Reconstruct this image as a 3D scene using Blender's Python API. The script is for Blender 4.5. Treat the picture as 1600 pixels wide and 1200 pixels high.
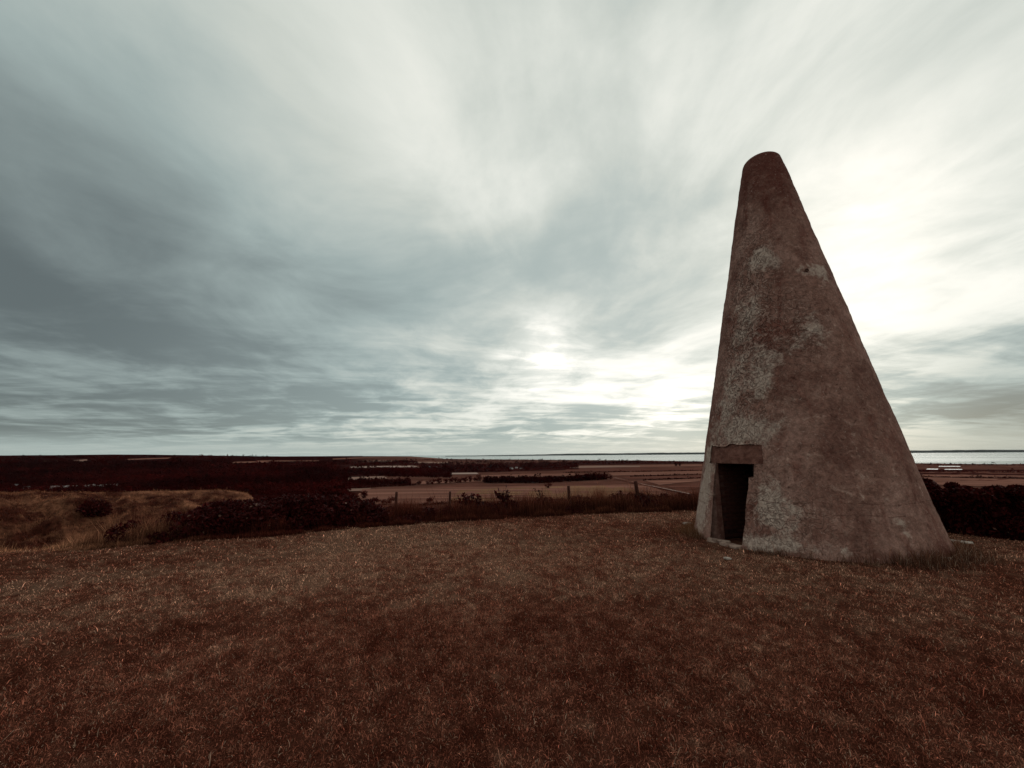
import bpy, math
import numpy as np
from mathutils import Vector, Matrix

for o in list(bpy.data.objects):
    bpy.data.objects.remove(o, do_unlink=True)
scene = bpy.context.scene
COL = scene.collection
rng = np.random.default_rng(7)

# ------------------------------------------------------------------ camera
FPX, PITCH, ROLL, EYE = 655.0, math.atan(110 / 655.0), math.radians(0.5), 1.6
_f = np.array([0, math.cos(PITCH), math.sin(PITCH)])
_r0 = np.array([1.0, 0, 0])
_u0 = np.cross(_r0, _f)
_r = math.cos(ROLL) * _r0 - math.sin(ROLL) * _u0
_u = math.sin(ROLL) * _r0 + math.cos(ROLL) * _u0
cam_d = bpy.data.cameras.new('camera')
cam_d.sensor_width = 36.0
cam_d.lens = 36.0 * FPX / 1600.0
cam_d.clip_start = 0.05
cam_d.clip_end = 120000.0
cam = bpy.data.objects.new('camera', cam_d)
COL.objects.link(cam)
M = Matrix.Identity(4)
for i in range(3):
    M[i][0], M[i][1], M[i][2] = _r[i], _u[i], -_f[i]
M[2][3] = EYE
cam.matrix_world = M
scene.camera = cam

# ------------------------------------------------------------------ light
SUN_EL, SUN_AZ = math.radians(24), math.radians(39.5)      # azimuth clockwise from +Y
SUN_DIR = Vector((math.sin(SUN_AZ) * math.cos(SUN_EL), math.cos(SUN_AZ) * math.cos(SUN_EL), math.sin(SUN_EL)))
sun_d = bpy.data.lights.new('sun', 'SUN')
sun_d.energy = 0.6
sun_d.angle = math.radians(24)
sun_d.color = (1.0, 0.95, 0.86)
sun = bpy.data.objects.new('sun', sun_d)
COL.objects.link(sun)
sun.rotation_euler = SUN_DIR.to_track_quat('Z', 'Y').to_euler()

vs = scene.view_settings
vs.view_transform = 'Standard'
vs.look = 'None'
vs.exposure = 0.0
vs.gamma = 1.0
vs.use_curve_mapping = False


class NT:
    """small helper to write node graphs"""
    def __init__(self, tree):
        self.t = tree
        tree.nodes.clear()

    def n(self, kind, **kw):
        nd = self.t.nodes.new(kind)
        ins = kw.pop('ins', {})
        for k, v in kw.items():
            setattr(nd, k, v)
        for k, v in ins.items():
            self.set(nd.inputs[k], v)
        return nd

    def set(self, sock, v):
        if isinstance(v, bpy.types.NodeSocket):
            self.t.links.new(v, sock)
        elif isinstance(v, bpy.types.Node):
            self.t.links.new(v.outputs[0], sock)
        else:
            sock.default_value = v

    def math(self, op, a, b=None, c=None, clamp=False):
        nd = self.n('ShaderNodeMath', operation=op, use_clamp=clamp)
        for i, v in enumerate((a, b, c)):
            if v is not None:
                self.set(nd.inputs[i], v)
        return nd.outputs[0]

    def vmath(self, op, a, b=None):
        nd = self.n('ShaderNodeVectorMath', operation=op)
        self.set(nd.inputs[0], a)
        if b is not None:
            self.set(nd.inputs[1], b)
        return nd.outputs['Value'] if op in ('DOT_PRODUCT', 'LENGTH') else nd.outputs[0]

    def noise(self, vec, scale, detail=4, rough=0.5, dist=0.0, lac=2.0):
        nd = self.n('ShaderNodeTexNoise', ins={'Vector': vec, 'Scale': scale, 'Detail': detail, 'Roughness': rough,
                                               'Distortion': dist, 'Lacunarity': lac})
        return nd.outputs['Fac']

    def mix(self, fac, a, b, mode='MIX'):
        nd = self.n('ShaderNodeMix', data_type='RGBA', blend_type=mode)
        self.set(nd.inputs[0], fac)
        self.set(nd.inputs[6], a)
        self.set(nd.inputs[7], b)
        return nd.outputs[2]

    def ramp(self, fac, stops, interp='LINEAR'):
        nd = self.n('ShaderNodeValToRGB')
        nd.color_ramp.interpolation = interp
        el = nd.color_ramp.elements
        while len(el) > len(stops):
            el.remove(el[-1])
        while len(el) < len(stops):
            el.new(1.0)
        for e, (p, c) in zip(el, stops):
            e.position = p
            e.color = (c, c, c, 1) if isinstance(c, (int, float)) else (*c, 1)
        self.set(nd.inputs[0], fac)
        return nd.outputs[0]

    def smooth(self, v, a, b, lo=0.0, hi=1.0):
        nd = self.n('ShaderNodeMapRange', interpolation_type='SMOOTHSTEP')
        for k, x in zip(('Value', 'From Min', 'From Max', 'To Min', 'To Max'), (v, a, b, lo, hi)):
            self.set(nd.inputs[k], x)
        return nd.outputs[0]


def px_dir(x, y):
    v = _f * FPX + _r * (x - 800) - _u * (y - 600)
    return v / np.linalg.norm(v)


world = bpy.data.worlds.new('World')
scene.world = world
world.use_nodes = True


def build_world():
    t = NT(world.node_tree)
    d = t.vmath('NORMALIZE', t.n('ShaderNodeTexCoord').outputs['Generated'])
    sep = t.n('ShaderNodeSeparateXYZ', ins={0: d})
    dx, dy, dz = sep.outputs
    up = t.math('MAXIMUM', dz, 0.0)
    den = t.math('ADD', up, 0.085)
    # position on the cloud deck, turned so that the cloud streets run along v
    a = math.radians(-11)
    ca, sa = math.cos(a), math.sin(a)
    pu = t.math('DIVIDE', t.math('SUBTRACT', t.math('MULTIPLY', dx, ca), t.math('MULTIPLY', dy, sa)), den)
    pv = t.math('DIVIDE', t.math('ADD', t.math('MULTIPLY', dx, sa), t.math('MULTIPLY', dy, ca)), den)
    def deck(su, sv, w):
        return t.n('ShaderNodeCombineXYZ', ins={0: t.math('MULTIPLY', pu, su), 1: t.math('MULTIPLY', pv, sv), 2: w}).outputs[0]
    wob = t.n('ShaderNodeTexNoise', ins={'Vector': deck(0.5, 0.35, 2.2), 'Scale': 1.0, 'Detail': 2.0}).outputs['Color']
    def deckw(su, sv, w, k):
        v = t.n('ShaderNodeVectorMath', operation='MULTIPLY_ADD')
        t.set(v.inputs[0], wob); v.inputs[1].default_value = (k, k, 0); t.set(v.inputs[2], deck(su, sv, w))
        return v.outputs[0]
    n_big = t.noise(deckw(0.52, 0.21, 3.1, 0.9), 1.0, 4, 0.50, 0.3)
    n_mid = t.noise(deckw(0.95, 0.62, 8.4, 1.3), 1.0, 8, 0.58, 0.5)
    n_fine = t.noise(deckw(2.0, 1.6, 1.7, 1.2), 1.0, 9, 0.60, 0.4)
    n_wave = t.noise(deckw(0.45, 1.25, 5.2, 0.6), 1.0, 9, 0.60, 0.4)
    low = t.smooth(dz, 0.03, 0.40, 1.0, 0.0)                # towards the horizon the deck is seen edge-on: rolls show
    body = t.math('ADD', t.math('MULTIPLY', n_big, 0.50), t.math('MULTIPLY', n_mid, 0.36))
    body = t.math('ADD', body, t.math('MULTIPLY', n_fine, 0.17))
    roll = t.math('ADD', t.math('MULTIPLY', n_wave, 0.58), t.math('MULTIPLY', n_fine, 0.32))
    roll = t.math('ADD', roll, t.math('MULTIPLY', n_big, 0.16))
    tmix = t.n('ShaderNodeMix', data_type='FLOAT', ins={0: t.math('MULTIPLY', low, 0.85), 2: body, 3: roll}).outputs[0]

    def bump(x, y, deg, k):
        p = px_dir(x, y)
        c = t.vmath('DOT_PRODUCT', d, tuple(p))
        # gaussian in angle: 1-cos ~ ang^2/2
        s2 = 2 * (1 - math.cos(math.radians(deg)))
        e = t.math('EXPONENT', t.math('MULTIPLY', t.math('SUBTRACT', 1.0, c), -2.0 / s2))
        return t.math('MULTIPLY', e, k)
    thick = t.math('MULTIPLY_ADD', t.math('SUBTRACT', tmix, 0.51), t.math('MULTIPLY_ADD', low, 0.9, 1.05), 0.51)                                                   # 0 thin .. 1 thick, about 0.5 in the middle
    # heavier banks of cloud: a wide one on the left, a low one over the sea on the right
    bank = t.math('ADD', bump(120, 420, 23, 1.0), bump(-700, 560, 42, 0.8))
    bank = t.math('ADD', bank, bump(1600, 655, 8, 1.9))
    bank = t.math('ADD', bank, bump(560, 500, 9, 0.45))
    # light that comes through round the hidden sun
    c = t.vmath('DOT_PRODUCT', d, tuple(SUN_DIR))
    ang = t.math('ARCCOSINE', t.math('MINIMUM', c, 0.99999))
    wide = t.math('EXPONENT', t.math('MULTIPLY', t.math('POWER', t.math('DIVIDE', ang, 0.70), 2.0), -1.0))
    core = t.math('EXPONENT', t.math('MULTIPLY', t.math('POWER', t.math('DIVIDE', ang, 0.19), 2.0), -1.0))
    gaps = t.math('ADD', t.math('ADD', bump(842, 552, 4.6, 1.5), bump(1040, 648, 5.0, 0.55)), bump(1315, 335, 7.5, 0.38))
    gaps = t.math('ADD', gaps, bump(930, 600, 10, 0.25))
    ragged = t.smooth(t.math('ADD', t.math('MULTIPLY', n_fine, 0.35), t.math('MULTIPLY', n_wave, 0.65)), 0.38, 0.58, 1.2, 0.5)
    gaps = t.math('MULTIPLY', gaps, ragged)
    L = t.math('ADD', 0.61, t.math('MULTIPLY', wide, 0.19))
    L = t.math('ADD', L, t.math('MULTIPLY', core, 0.12))
    L = t.math('ADD', L, bump(740, 240, 22, 0.13))
    L = t.math('SUBTRACT', L, t.math('MULTIPLY', bank, 0.235))
    contrast = t.smooth(thick, 0.37, 0.66, 1.30, 0.62)
    L = t.math('MULTIPLY', L, contrast)
    L = t.math('ADD', L, t.math('MULTIPLY', gaps, 0.50))
    # clear pale strip under the cloud deck
    strip = t.smooth(dz, 0.012, 0.05, 1.0, 0.0)
    Lstrip = t.math('SUBTRACT', t.math('ADD', 0.50, t.math('MULTIPLY', wide, 0.22)), t.math('MULTIPLY', bump(1640, 650, 9, 1.0), 0.22))
    L = t.n('ShaderNodeMix', data_type='FLOAT', ins={0: t.math('MULTIPLY', strip, 0.8), 2: L, 3: Lstrip}).outputs[0]
    # cool grey in the dark cloud, warm ivory where the light comes through
    tint = t.ramp(L, [(0.0, (0.84, 1.02, 1.03)), (0.42, (0.86, 1.03, 0.99)), (0.64, (0.97, 1.03, 0.94)), (0.95, (1.03, 1.02, 0.93))])
    cloud = t.mix(1.0, tint, t.n('ShaderNodeCombineColor', ins={0: L, 1: L, 2: L}).outputs[0], 'MULTIPLY')
    cloud10 = t.vmath('SCALE', cloud)
    t.t.nodes[-1].inputs['Scale'].default_value = 10.0
    sky = t.n('ShaderNodeTexSky', sky_type='NISHITA', sun_disc=False, sun_elevation=SUN_EL, sun_rotation=SUN_AZ, altitude=60.0)
    col = t.mix(0.06, cloud10, sky.outputs[0])
    bg = t.n('ShaderNodeBackground', ins={'Color': col, 'Strength': 0.1})
    out = t.n('ShaderNodeOutputWorld')
    t.t.links.new(bg.outputs[0], out.inputs[0])


build_world()

# ------------------------------------------------------------------ numpy noise
def _hash(ix, iy, iz, seed):
    h = (ix * 374761393 + iy * 668265263 + iz * 1274126177 + seed * 974634721) & 0xFFFFFFFF
    h = ((h ^ (h >> 13)) * 1274126177) & 0xFFFFFFFF
    h = h ^ (h >> 16)
    return (h & 0xFFFFFF) / float(0xFFFFFF)


def vnoise(x, y, z=None, seed=0):
    x = np.asarray(x, float); y = np.asarray(y, float)
    z = np.zeros_like(x) if z is None else np.asarray(z, float)
    x0, y0, z0 = (np.floor(v).astype(np.int64) for v in (x, y, z))
    fx, fy, fz = x - x0, y - y0, z - z0
    fx, fy, fz = (v * v * (3 - 2 * v) for v in (fx, fy, fz))
    r = 0
    for i in (0, 1):
        for j in (0, 1):
            for k in (0, 1):
                w = (fx if i else 1 - fx) * (fy if j else 1 - fy) * (fz if k else 1 - fz)
                r = r + w * _hash(x0 + i, y0 + j, z0 + k, seed)
    return r


def fbm(x, y, z=None, oct=4, seed=0, gain=0.5):
    a, s, tot = 1.0, 0.0, 0.0
    x = np.asarray(x, float); y = np.asarray(y, float)
    f = 1.0
    for o in range(oct):
        s = s + a * vnoise(x * f + 17.3 * o, y * f - 9.1 * o, None if z is None else np.asarray(z) * f + 3.7 * o, seed + o)
        tot += a
        a *= gain
        f *= 2.03
    return s / tot


def sstep(x, a, b):
    t = np.clip((np.asarray(x, float) - a) / (b - a), 0, 1)
    return t * t * (3 - 2 * t)


# ------------------------------------------------------------------ mesh helpers
def mesh_np(name, V, T=None, Q=None, col=None, mat=None, smooth=False):
    """mesh from numpy arrays of triangles and quads; col = (n,3) colour for every vertex"""
    V = np.asarray(V, np.float32)
    parts, sizes = [], []
    if Q is not None and len(Q):
        parts.append(np.asarray(Q, np.int32).ravel()); sizes.append(np.full(len(Q), 4, np.int32))
    if T is not None and len(T):
        parts.append(np.asarray(T, np.int32).ravel()); sizes.append(np.full(len(T), 3, np.int32))
    L = np.concatenate(parts); S = np.concatenate(sizes)
    me = bpy.data.meshes.new(name)
    me.vertices.add(len(V)); me.vertices.foreach_set('co', V.ravel())
    me.loops.add(len(L)); me.loops.foreach_set('vertex_index', L)
    me.polygons.add(len(S))
    me.polygons.foreach_set('loop_start', np.concatenate([[0], np.cumsum(S)[:-1]]).astype(np.int32))
    me.polygons.foreach_set('loop_total', S)
    if smooth:
        me.polygons.foreach_set('use_smooth', np.ones(len(S), bool))
    me.update(calc_edges=True)
    if col is not None:
        c4 = np.ones((len(V), 4), np.float32); c4[:, :3] = col
        at = me.color_attributes.new('col', 'FLOAT_COLOR', 'POINT')
        at.data.foreach_set('color', c4.ravel())
    if mat is not None:
        me.materials.append(mat)
    return me


def link(name, data, parent=None, label=None, cat=None, group=None, kind=None, loc=None):
    o = bpy.data.objects.new(name, data)
    COL.objects.link(o)
    if parent is not None:
        o.parent = parent
    if loc is not None:
        o.location = loc
    for k, v in (('label', label), ('category', cat), ('group', group), ('kind', kind)):
        if v:
            o[k] = v
    return o


def grid_quads(nu, nv, wrap=False):
    i = np.arange(nu if wrap else nu - 1)[:, None]; j = np.arange(nv - 1)[None, :]
    i2 = (i + 1) % nu
    return np.stack([i * nv + j, i2 * nv + j, i2 * nv + j + 1, i * nv + j + 1], -1).reshape(-1, 4)


def box_mesh(name, sx, sy, sz, mat, bevel=0.0, jitter=0.0, seed=0, z0=0.0):
    import bmesh
    bm = bmesh.new()
    bmesh.ops.create_cube(bm, size=1.0)
    for v in bm.verts:
        v.co = Vector((v.co.x * sx, v.co.y * sy, (v.co.z + 0.5) * sz + z0))
    if bevel:
        bmesh.ops.bevel(bm, geom=bm.edges[:], offset=bevel, segments=1, affect='EDGES')
    if jitter:
        g = np.random.default_rng(seed)
        for v in bm.verts:
            v.co += Vector(g.normal(size=3) * jitter)
    me = bpy.data.meshes.new(name)
    bm.to_mesh(me); bm.free()
    me.materials.append(mat)
    return me


# ------------------------------------------------------------------ materials
def mat_new(name):
    m = bpy.data.materials.new(name)
    m.use_nodes = True
    return m, NT(m.node_tree)


def finish(t, color, rough=0.9, spec=0.15, bump=None, bump_dist=0.02, bump_str=1.0, translucent=0.0):
    p = t.n('ShaderNodeBsdfPrincipled')
    t.set(p.inputs['Base Color'], color)
    t.set(p.inputs['Roughness'], rough)
    t.set(p.inputs['Specular IOR Level'], spec)
    if bump is not None:
        b = t.n('ShaderNodeBump', ins={'Strength': bump_str, 'Distance': bump_dist, 'Height': bump})
        t.set(p.inputs['Normal'], b.outputs[0])
    sh = p.outputs[0]
    if translucent:
        tr = t.n('ShaderNodeBsdfTranslucent', ins={'Color': color})
        mx = t.n('ShaderNodeMixShader', ins={0: translucent, 1: sh, 2: tr.outputs[0]})
        sh = mx.outputs[0]
    out = t.n('ShaderNodeOutputMaterial')
    t.t.links.new(sh, out.inputs[0])


def m_vcol(name, rough=0.85, spec=0.0, translucent=0.0, noise_scale=None, amt=0.4):
    m, t = mat_new(name)
    c = t.n('ShaderNodeVertexColor', layer_name='col').outputs[0]
    if noise_scale:
        pos = t.n('ShaderNodeNewGeometry').outputs['Position']
        n = t.noise(pos, noise_scale, 5, 0.6)
        c = t.mix(1.0, c, t.ramp(n, [(0.25, 1 - amt), (0.75, 1 + amt)]), 'MULTIPLY')
    finish(t, c, rough, spec, translucent=translucent)
    return m


def m_noise(name, c1, c2, scale, detail=5, rough=0.9, spec=0.1, bump=0.0, bump_scale=None, lo=0.35, hi=0.65, translucent=0.0, stretch=None):
    m, t = mat_new(name)
    pos = t.n('ShaderNodeTexCoord').outputs['Object']
    if stretch:
        mp = t.n('ShaderNodeMapping', ins={'Vector': pos, 'Scale': stretch})
        pos = mp.outputs[0]
    n = t.noise(pos, scale, detail, 0.6, 0.3)
    c = t.ramp(n, [(lo, c1), (hi, c2)])
    b = t.noise(pos, bump_scale or scale * 4, 6, 0.65) if bump else None
    finish(t, c, rough, spec, b, bump, translucent=translucent)
    return m


def m_plaster():
    m, t = mat_new('weathered_plaster')
    pos = t.n('ShaderNodeTexCoord').outputs['Object']
    att = t.n('ShaderNodeVertexColor', layer_name='col')
    pm, dm, wm = t.n('ShaderNodeSeparateColor', ins={0: att.outputs[0]}).outputs[:3]   # pale lichen, dark stain and painted shade, trowelled worm pattern
    n1 = t.noise(pos, 1.3, 6, 0.62, 0.6)
    n2 = t.noise(pos, 3.6, 9, 0.70, 0.8)
    n3 = t.noise(pos, 14.0, 8, 0.72, 0.3)
    n4 = t.noise(pos, 55.0, 4, 0.7)
    streak = t.noise(t.n('ShaderNodeMapping', ins={'Vector': pos, 'Scale': (1, 1, 0.13)}).outputs[0], 3.6, 8, 0.68, 0.5)
    worm_n = t.noise(pos, 7.5, 3, 0.5, 1.8)
    worm = t.smooth(t.math('ABSOLUTE', t.math('SUBTRACT', worm_n, 0.5)), 0.0, 0.045, 1.0, 0.0)
    big = t.noise(t.vmath('ADD', pos, (4.0, 9.0, 2.0)), 0.75, 5, 0.55, 0.5)
    base = t.ramp(n1, [(0.30, (0.125, 0.052, 0.040)), (0.50, (0.240, 0.122, 0.095)), (0.70, (0.345, 0.195, 0.157))])
    base = t.mix(t.smooth(n2, 0.50, 0.70, 0.0, 0.5), base, (0.44, 0.265, 0.210, 1))
    base = t.mix(t.smooth(streak, 0.52, 0.70, 0.0, 0.55), base, (0.140, 0.040, 0.029, 1))
    base = t.mix(t.smooth(big, 0.52, 0.68, 0.0, 0.55), base, (0.155, 0.046, 0.033, 1))
    # grain of the sandy render
    base = t.mix(1.0, base, t.ramp(n3, [(0.30, 0.62), (0.50, 1.0), (0.68, 1.36)]), 'MULTIPLY')
    # pale grey lichen and lime, worm-trowelled
    pf = t.math('ADD', pm, t.math('MULTIPLY', t.math('SUBTRACT', n2, 0.5), 2.2))
    pf = t.math('ADD', pf, t.math('MULTIPLY', t.math('SUBTRACT', n3, 0.5), 0.8))
    pf = t.smooth(pf, 0.34, 0.90, 0.0, 0.92)
    base = t.mix(pf, base, t.ramp(n3, [(0.3, (0.33, 0.225, 0.180)), (0.7, (0.56, 0.43, 0.36))]))
    # dark stains, with shade painted on the jambs and towards the top
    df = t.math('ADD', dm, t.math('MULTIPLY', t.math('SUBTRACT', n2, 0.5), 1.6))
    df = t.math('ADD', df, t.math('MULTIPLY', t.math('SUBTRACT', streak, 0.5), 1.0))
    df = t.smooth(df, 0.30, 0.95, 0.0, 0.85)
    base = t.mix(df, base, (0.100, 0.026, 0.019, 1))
    # chips of lime and dark pits in the roughcast
    chips = t.smooth(t.noise(pos, 21.0, 4, 0.65, 0.6), 0.63, 0.72, 0.0, 0.6)
    base = t.mix(chips, base, (0.54, 0.39, 0.33, 1))
    pits = t.smooth(t.noise(t.vmath('ADD', pos, (7.0, 3.0, 1.0)), 17.0, 4, 0.65, 0.6), 0.62, 0.72, 0.0, 0.6)
    base = t.mix(pits, base, (0.080, 0.024, 0.018, 1))
    # two long level cracks low on the front
    zc = t.n('ShaderNodeSeparateXYZ', ins={0: pos}).outputs[2]
    for zz, k in ((0.80, 0.55), (0.63, 0.45)):
        off = t.math('ADD', t.math('SUBTRACT', zc, zz), t.math('MULTIPLY', t.math('SUBTRACT', n1, 0.5), 0.22))
        ln = t.math('MULTIPLY', t.smooth(t.math('ABSOLUTE', off), 0.004, 0.014, 1.0, 0.0), t.smooth(n2, 0.44, 0.56, 0.0, k))
        base = t.mix(ln, base, (0.075, 0.024, 0.018, 1))
    wf = t.math('MULTIPLY', wm, worm)
    base = t.mix(t.math('MULTIPLY', wf, t.math('MULTIPLY_ADD', pf, 0.5, 0.12)), base, (0.130, 0.052, 0.038, 1))
    edge2 = t.smooth(t.math('ABSOLUTE', t.math('SUBTRACT', worm_n, 0.57)), 0.0, 0.04, 1.0, 0.0)
    base = t.mix(t.math('MULTIPLY', t.math('MULTIPLY', edge2, wm), 0.5), base, (0.52, 0.385, 0.32, 1))
    base = t.mix(1.0, base, t.ramp(n4, [(0.3, 0.82), (0.7, 1.18)]), 'MULTIPLY')
    h = t.math('ADD', t.math('MULTIPLY', n3, 0.8), t.math('MULTIPLY', n2, 0.6))
    h = t.math('SUBTRACT', h, t.math('MULTIPLY', wf, 0.9))
    h = t.math('SUBTRACT', h, t.math('MULTIPLY', pits, 0.6))
    finish(t, base, 0.92, 0.05, h, 0.035, 1.0)
    return m


# ------------------------------------------------------------------ terrain heights
SEA_Z = EYE - 60.0
PLAIN_Z = SEA_Z + 1.0
ED_AZ = np.radians([-180, -110, -75, -60, -49.4, -44.3, -30.4, -16.5, 0, 16.3, 22.6, 33, 44.7, 49.2, 65, 90, 130, 180])
ED_R = np.array([13.5, 13.0, 12.6, 12.3, 11.83, 10.95, 10.35, 10.66, 11.27, 12.5, 13.2, 13.4, 12.1, 11.9, 12.0, 12.6, 13.5, 13.5])
COAST_X = np.array([-9000, -6000, -3000, -1800, -330, 1100, 1370, 2000, 2200, 2600, 3000, 5000, 9000.])
COAST_Y = np.array([26000, 16000, 10000, 7900, 5500, 3600, 3000, 2070, 1800, 1000, 0, -5000, -15000.])


def edge_r(az):
    return np.interp(az, ED_AZ, ED_R)


def height(x, y):
    x = np.asarray(x, float); y = np.asarray(y, float)
    r = np.hypot(x, y); az = np.arctan2(x, y)
    s = np.maximum(r - edge_r(az), 0)
    lawn = (fbm(x * 0.45, y * 0.45, oct=3, seed=3) - 0.5) * 0.10 * sstep(r, 0.3, 3.0)
    lawn = lawn - 0.02
    drop = (-PLAIN_Z) * (1 - np.exp(-s * s / (s + 1.2) / 105.0))
    # rolling plain, falling to the shore
    far = sstep(s, 250, 700)
    plain = (fbm(x / 420.0, y / 420.0, oct=3, seed=11) - 0.5) * 4.0 * far * (1 - sstep(r, 1500, 2600))
    # hills to the left
    q = np.degrees(az)
    A = np.interp(q, [-180, -140, -100, -60, -50, -43.5, -38.5, -31.4, -26, -19, -13.5, -9, 60, 180],
                  [0, 40, 70, 76, 72.5, 74, 70.5, 62, 55, 46, 38, 0, 0, 0])
    hill = A * sstep(r * np.cos(np.clip(az + 0.6, -1.4, 1.4)), 700, 3000) * (0.94 + 0.06 * fbm(x / 500., y / 500., oct=4, seed=21) * 2)
    z = lawn - drop + plain + hill
    # shore and sea bed
    inl = np.interp(x, COAST_X, COAST_Y) - y + (fbm(x / 300., y / 300., oct=3, seed=31) - 0.5) * 160
    z = np.where(r > 900, np.where(inl > 0, np.maximum(z, SEA_Z + 0.4), SEA_Z - 6), z)
    return z


def rays_to_ground(px, py, tmin=150.0):
    """where the ray of photo point (px,py) meets the terrain beyond tmin metres"""
    px = np.atleast_1d(np.asarray(px, float)); py = np.atleast_1d(np.asarray(py, float))
    D = _f[None] * FPX + _r[None] * (px[:, None] - 800) - _u[None] * (py[:, None] - 600)
    D /= np.linalg.norm(D, axis=1)[:, None]
    ts = np.geomspace(tmin, 30000, 170)
    P = D[:, None, :] * ts[None, :, None]
    hz = height(P[..., 0], P[..., 1]) - (P[..., 2] + EYE)
    below = hz > 0
    k = np.where(below.any(1), below.argmax(1), len(ts) - 1)
    k0 = np.maximum(k - 1, 0)
    i = np.arange(len(px))
    a, b = hz[i, k0], hz[i, k]
    w = np.where(below.any(1), np.clip(-a / np.where(abs(b - a) < 1e-9, 1, b - a), 0, 1), 1)
    t = ts[k0] * (1 - w) + ts[k] * w
    X = D[:, 0] * t; Y = D[:, 1] * t
    return np.stack([X, Y, height(X, Y)], -1)


# ------------------------------------------------------------------ ground, sea, far shore
def lawn_col(x, y):
    """colour of the dry turf: straw, rust and darker green-brown patches, paler towards the back"""
    a = fbm(x * 0.35, y * 0.35, oct=4, seed=41)
    b = fbm(x * 1.3 + 5, y * 1.3, oct=4, seed=43)
    c = fbm(x * 5.0, y * 5.0, oct=3, seed=47)
    e = fbm(x * 14.0, y * 14.0, oct=2, seed=49)
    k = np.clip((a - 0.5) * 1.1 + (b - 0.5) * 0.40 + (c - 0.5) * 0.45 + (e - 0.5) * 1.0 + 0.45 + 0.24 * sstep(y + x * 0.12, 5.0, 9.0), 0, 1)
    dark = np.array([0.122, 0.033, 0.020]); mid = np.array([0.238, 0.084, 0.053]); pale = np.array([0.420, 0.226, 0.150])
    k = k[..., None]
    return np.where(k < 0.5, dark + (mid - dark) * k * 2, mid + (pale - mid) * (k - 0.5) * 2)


def build_ground():
    # one sheet in rings round the viewpoint, lawn to far beyond the shore
    nr = np.concatenate([np.linspace(0.05, 16, 110), np.geomspace(16.3, 34000, 300)])
    naz = 720
    az = np.linspace(-math.pi, math.pi, naz, endpoint=False)
    A, R = np.meshgrid(az, nr, indexing='ij')
    X = R * np.sin(A); Y = R * np.cos(A)
    Z = height(X, Y)
    m, t = mat_new('dry_ground')
    pos = t.n('ShaderNodeTexCoord').outputs['Object']
    c = t.n('ShaderNodeVertexColor', layer_name='col').outputs[0]
    fine = t.noise(pos, 38.0, 5, 0.7)
    c = t.mix(1.0, c, t.ramp(fine, [(0.3, 0.5), (0.7, 1.25)]), 'MULTIPLY')
    far1 = t.noise(t.n('ShaderNodeMapping', ins={'Vector': pos, 'Scale': (1, 1, 0)}).outputs[0], 0.012, 6, 0.65, 0.5)
    c = t.mix(1.0, c, t.ramp(far1, [(0.35, 0.7), (0.65, 1.25)]), 'MULTIPLY')
    finish(t, c, 0.95, 0.0, fine, 0.015)
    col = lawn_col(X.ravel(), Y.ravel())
    rr = R.ravel(); s = rr - edge_r(A.ravel())
    scrub = np.array([0.022, 0.0032, 0.0028]); field = np.array([0.115, 0.046, 0.034])
    fn = fbm(X.ravel() / 180., Y.ravel() / 60., oct=3, seed=5)[:, None]
    field = field * (0.75 + 0.5 * fn)
    w1 = sstep(s, 0.1, 0.9)[:, None]; w2 = sstep(s, 150, 330)[:, None]
    azd = np.degrees(A.ravel())
    w2 = w2 * sstep(azd + 3 * (fn[:, 0] - 0.5), -22, -16)[:, None]
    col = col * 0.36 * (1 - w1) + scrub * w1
    col = col * (1 - w2) + field * w2
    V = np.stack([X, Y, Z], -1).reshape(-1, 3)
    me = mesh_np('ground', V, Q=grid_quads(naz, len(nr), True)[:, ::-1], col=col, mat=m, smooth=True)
    link('ground', me, kind='structure')

    # sea
    m, t = mat_new('sea_water')
    pos = t.n('ShaderNodeTexCoord').outputs['Object']
    n = t.noise(t.n('ShaderNodeMapping', ins={'Vector': pos, 'Scale': (1, 1, 1)}).outputs[0], 0.05, 6, 0.6)
    band = t.noise(t.n('ShaderNodeMapping', ins={'Vector': pos, 'Scale': (0.0004, 0.0016, 1), 'Rotation': (0, 0, 0.6)}).outputs[0], 1.0, 4, 0.6)
    finish(t, t.ramp(band, [(0.35, (0.15, 0.19, 0.185)), (0.65, (0.23, 0.275, 0.26))]), t.ramp(band, [(0.35, 0.15), (0.65, 0.30)]), 0.10, n, 0.5, 0.7)
    S = 60000.0
    me = mesh_np('sea', [(-S, -S, SEA_Z), (S, -S, SEA_Z), (S, S, SEA_Z), (-S, S, SEA_Z)], Q=[(0, 1, 2, 3)], mat=m)
    link('sea', me, kind='structure')

    # low far shore across the water
    n = 260
    az = np.radians(np.linspace(-9, 75, n))
    m = m_noise('far_shore', (0.022, 0.024, 0.022), (0.034, 0.036, 0.032), 0.0008)
    V, Q = [], []
    for i, a in enumerate(az):
        h = 60 + 14 * vnoise(a * 30, 0.0, seed=61) + 10 * vnoise(a * 120, 2.0, seed=62)
        h *= sstep(np.degrees(a), -9, 12) * 0.75 + 0.25
        d0, d1, d2 = 17500.0, 18300.0, 21000.0
        for d, zz in ((d0, SEA_Z - 5), (d0 + 120, SEA_Z + h * 0.75), (d1, SEA_Z + h), (d2, SEA_Z - 20)):
            V.append((d * math.sin(a), d * math.cos(a), zz))
    me = mesh_np('far_coast', V, Q=grid_quads(n, 4)[:, ::-1], mat=m, smooth=True)
    link('far_coast', me, kind='structure')


build_ground()

FIELD_MATS = {}


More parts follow.
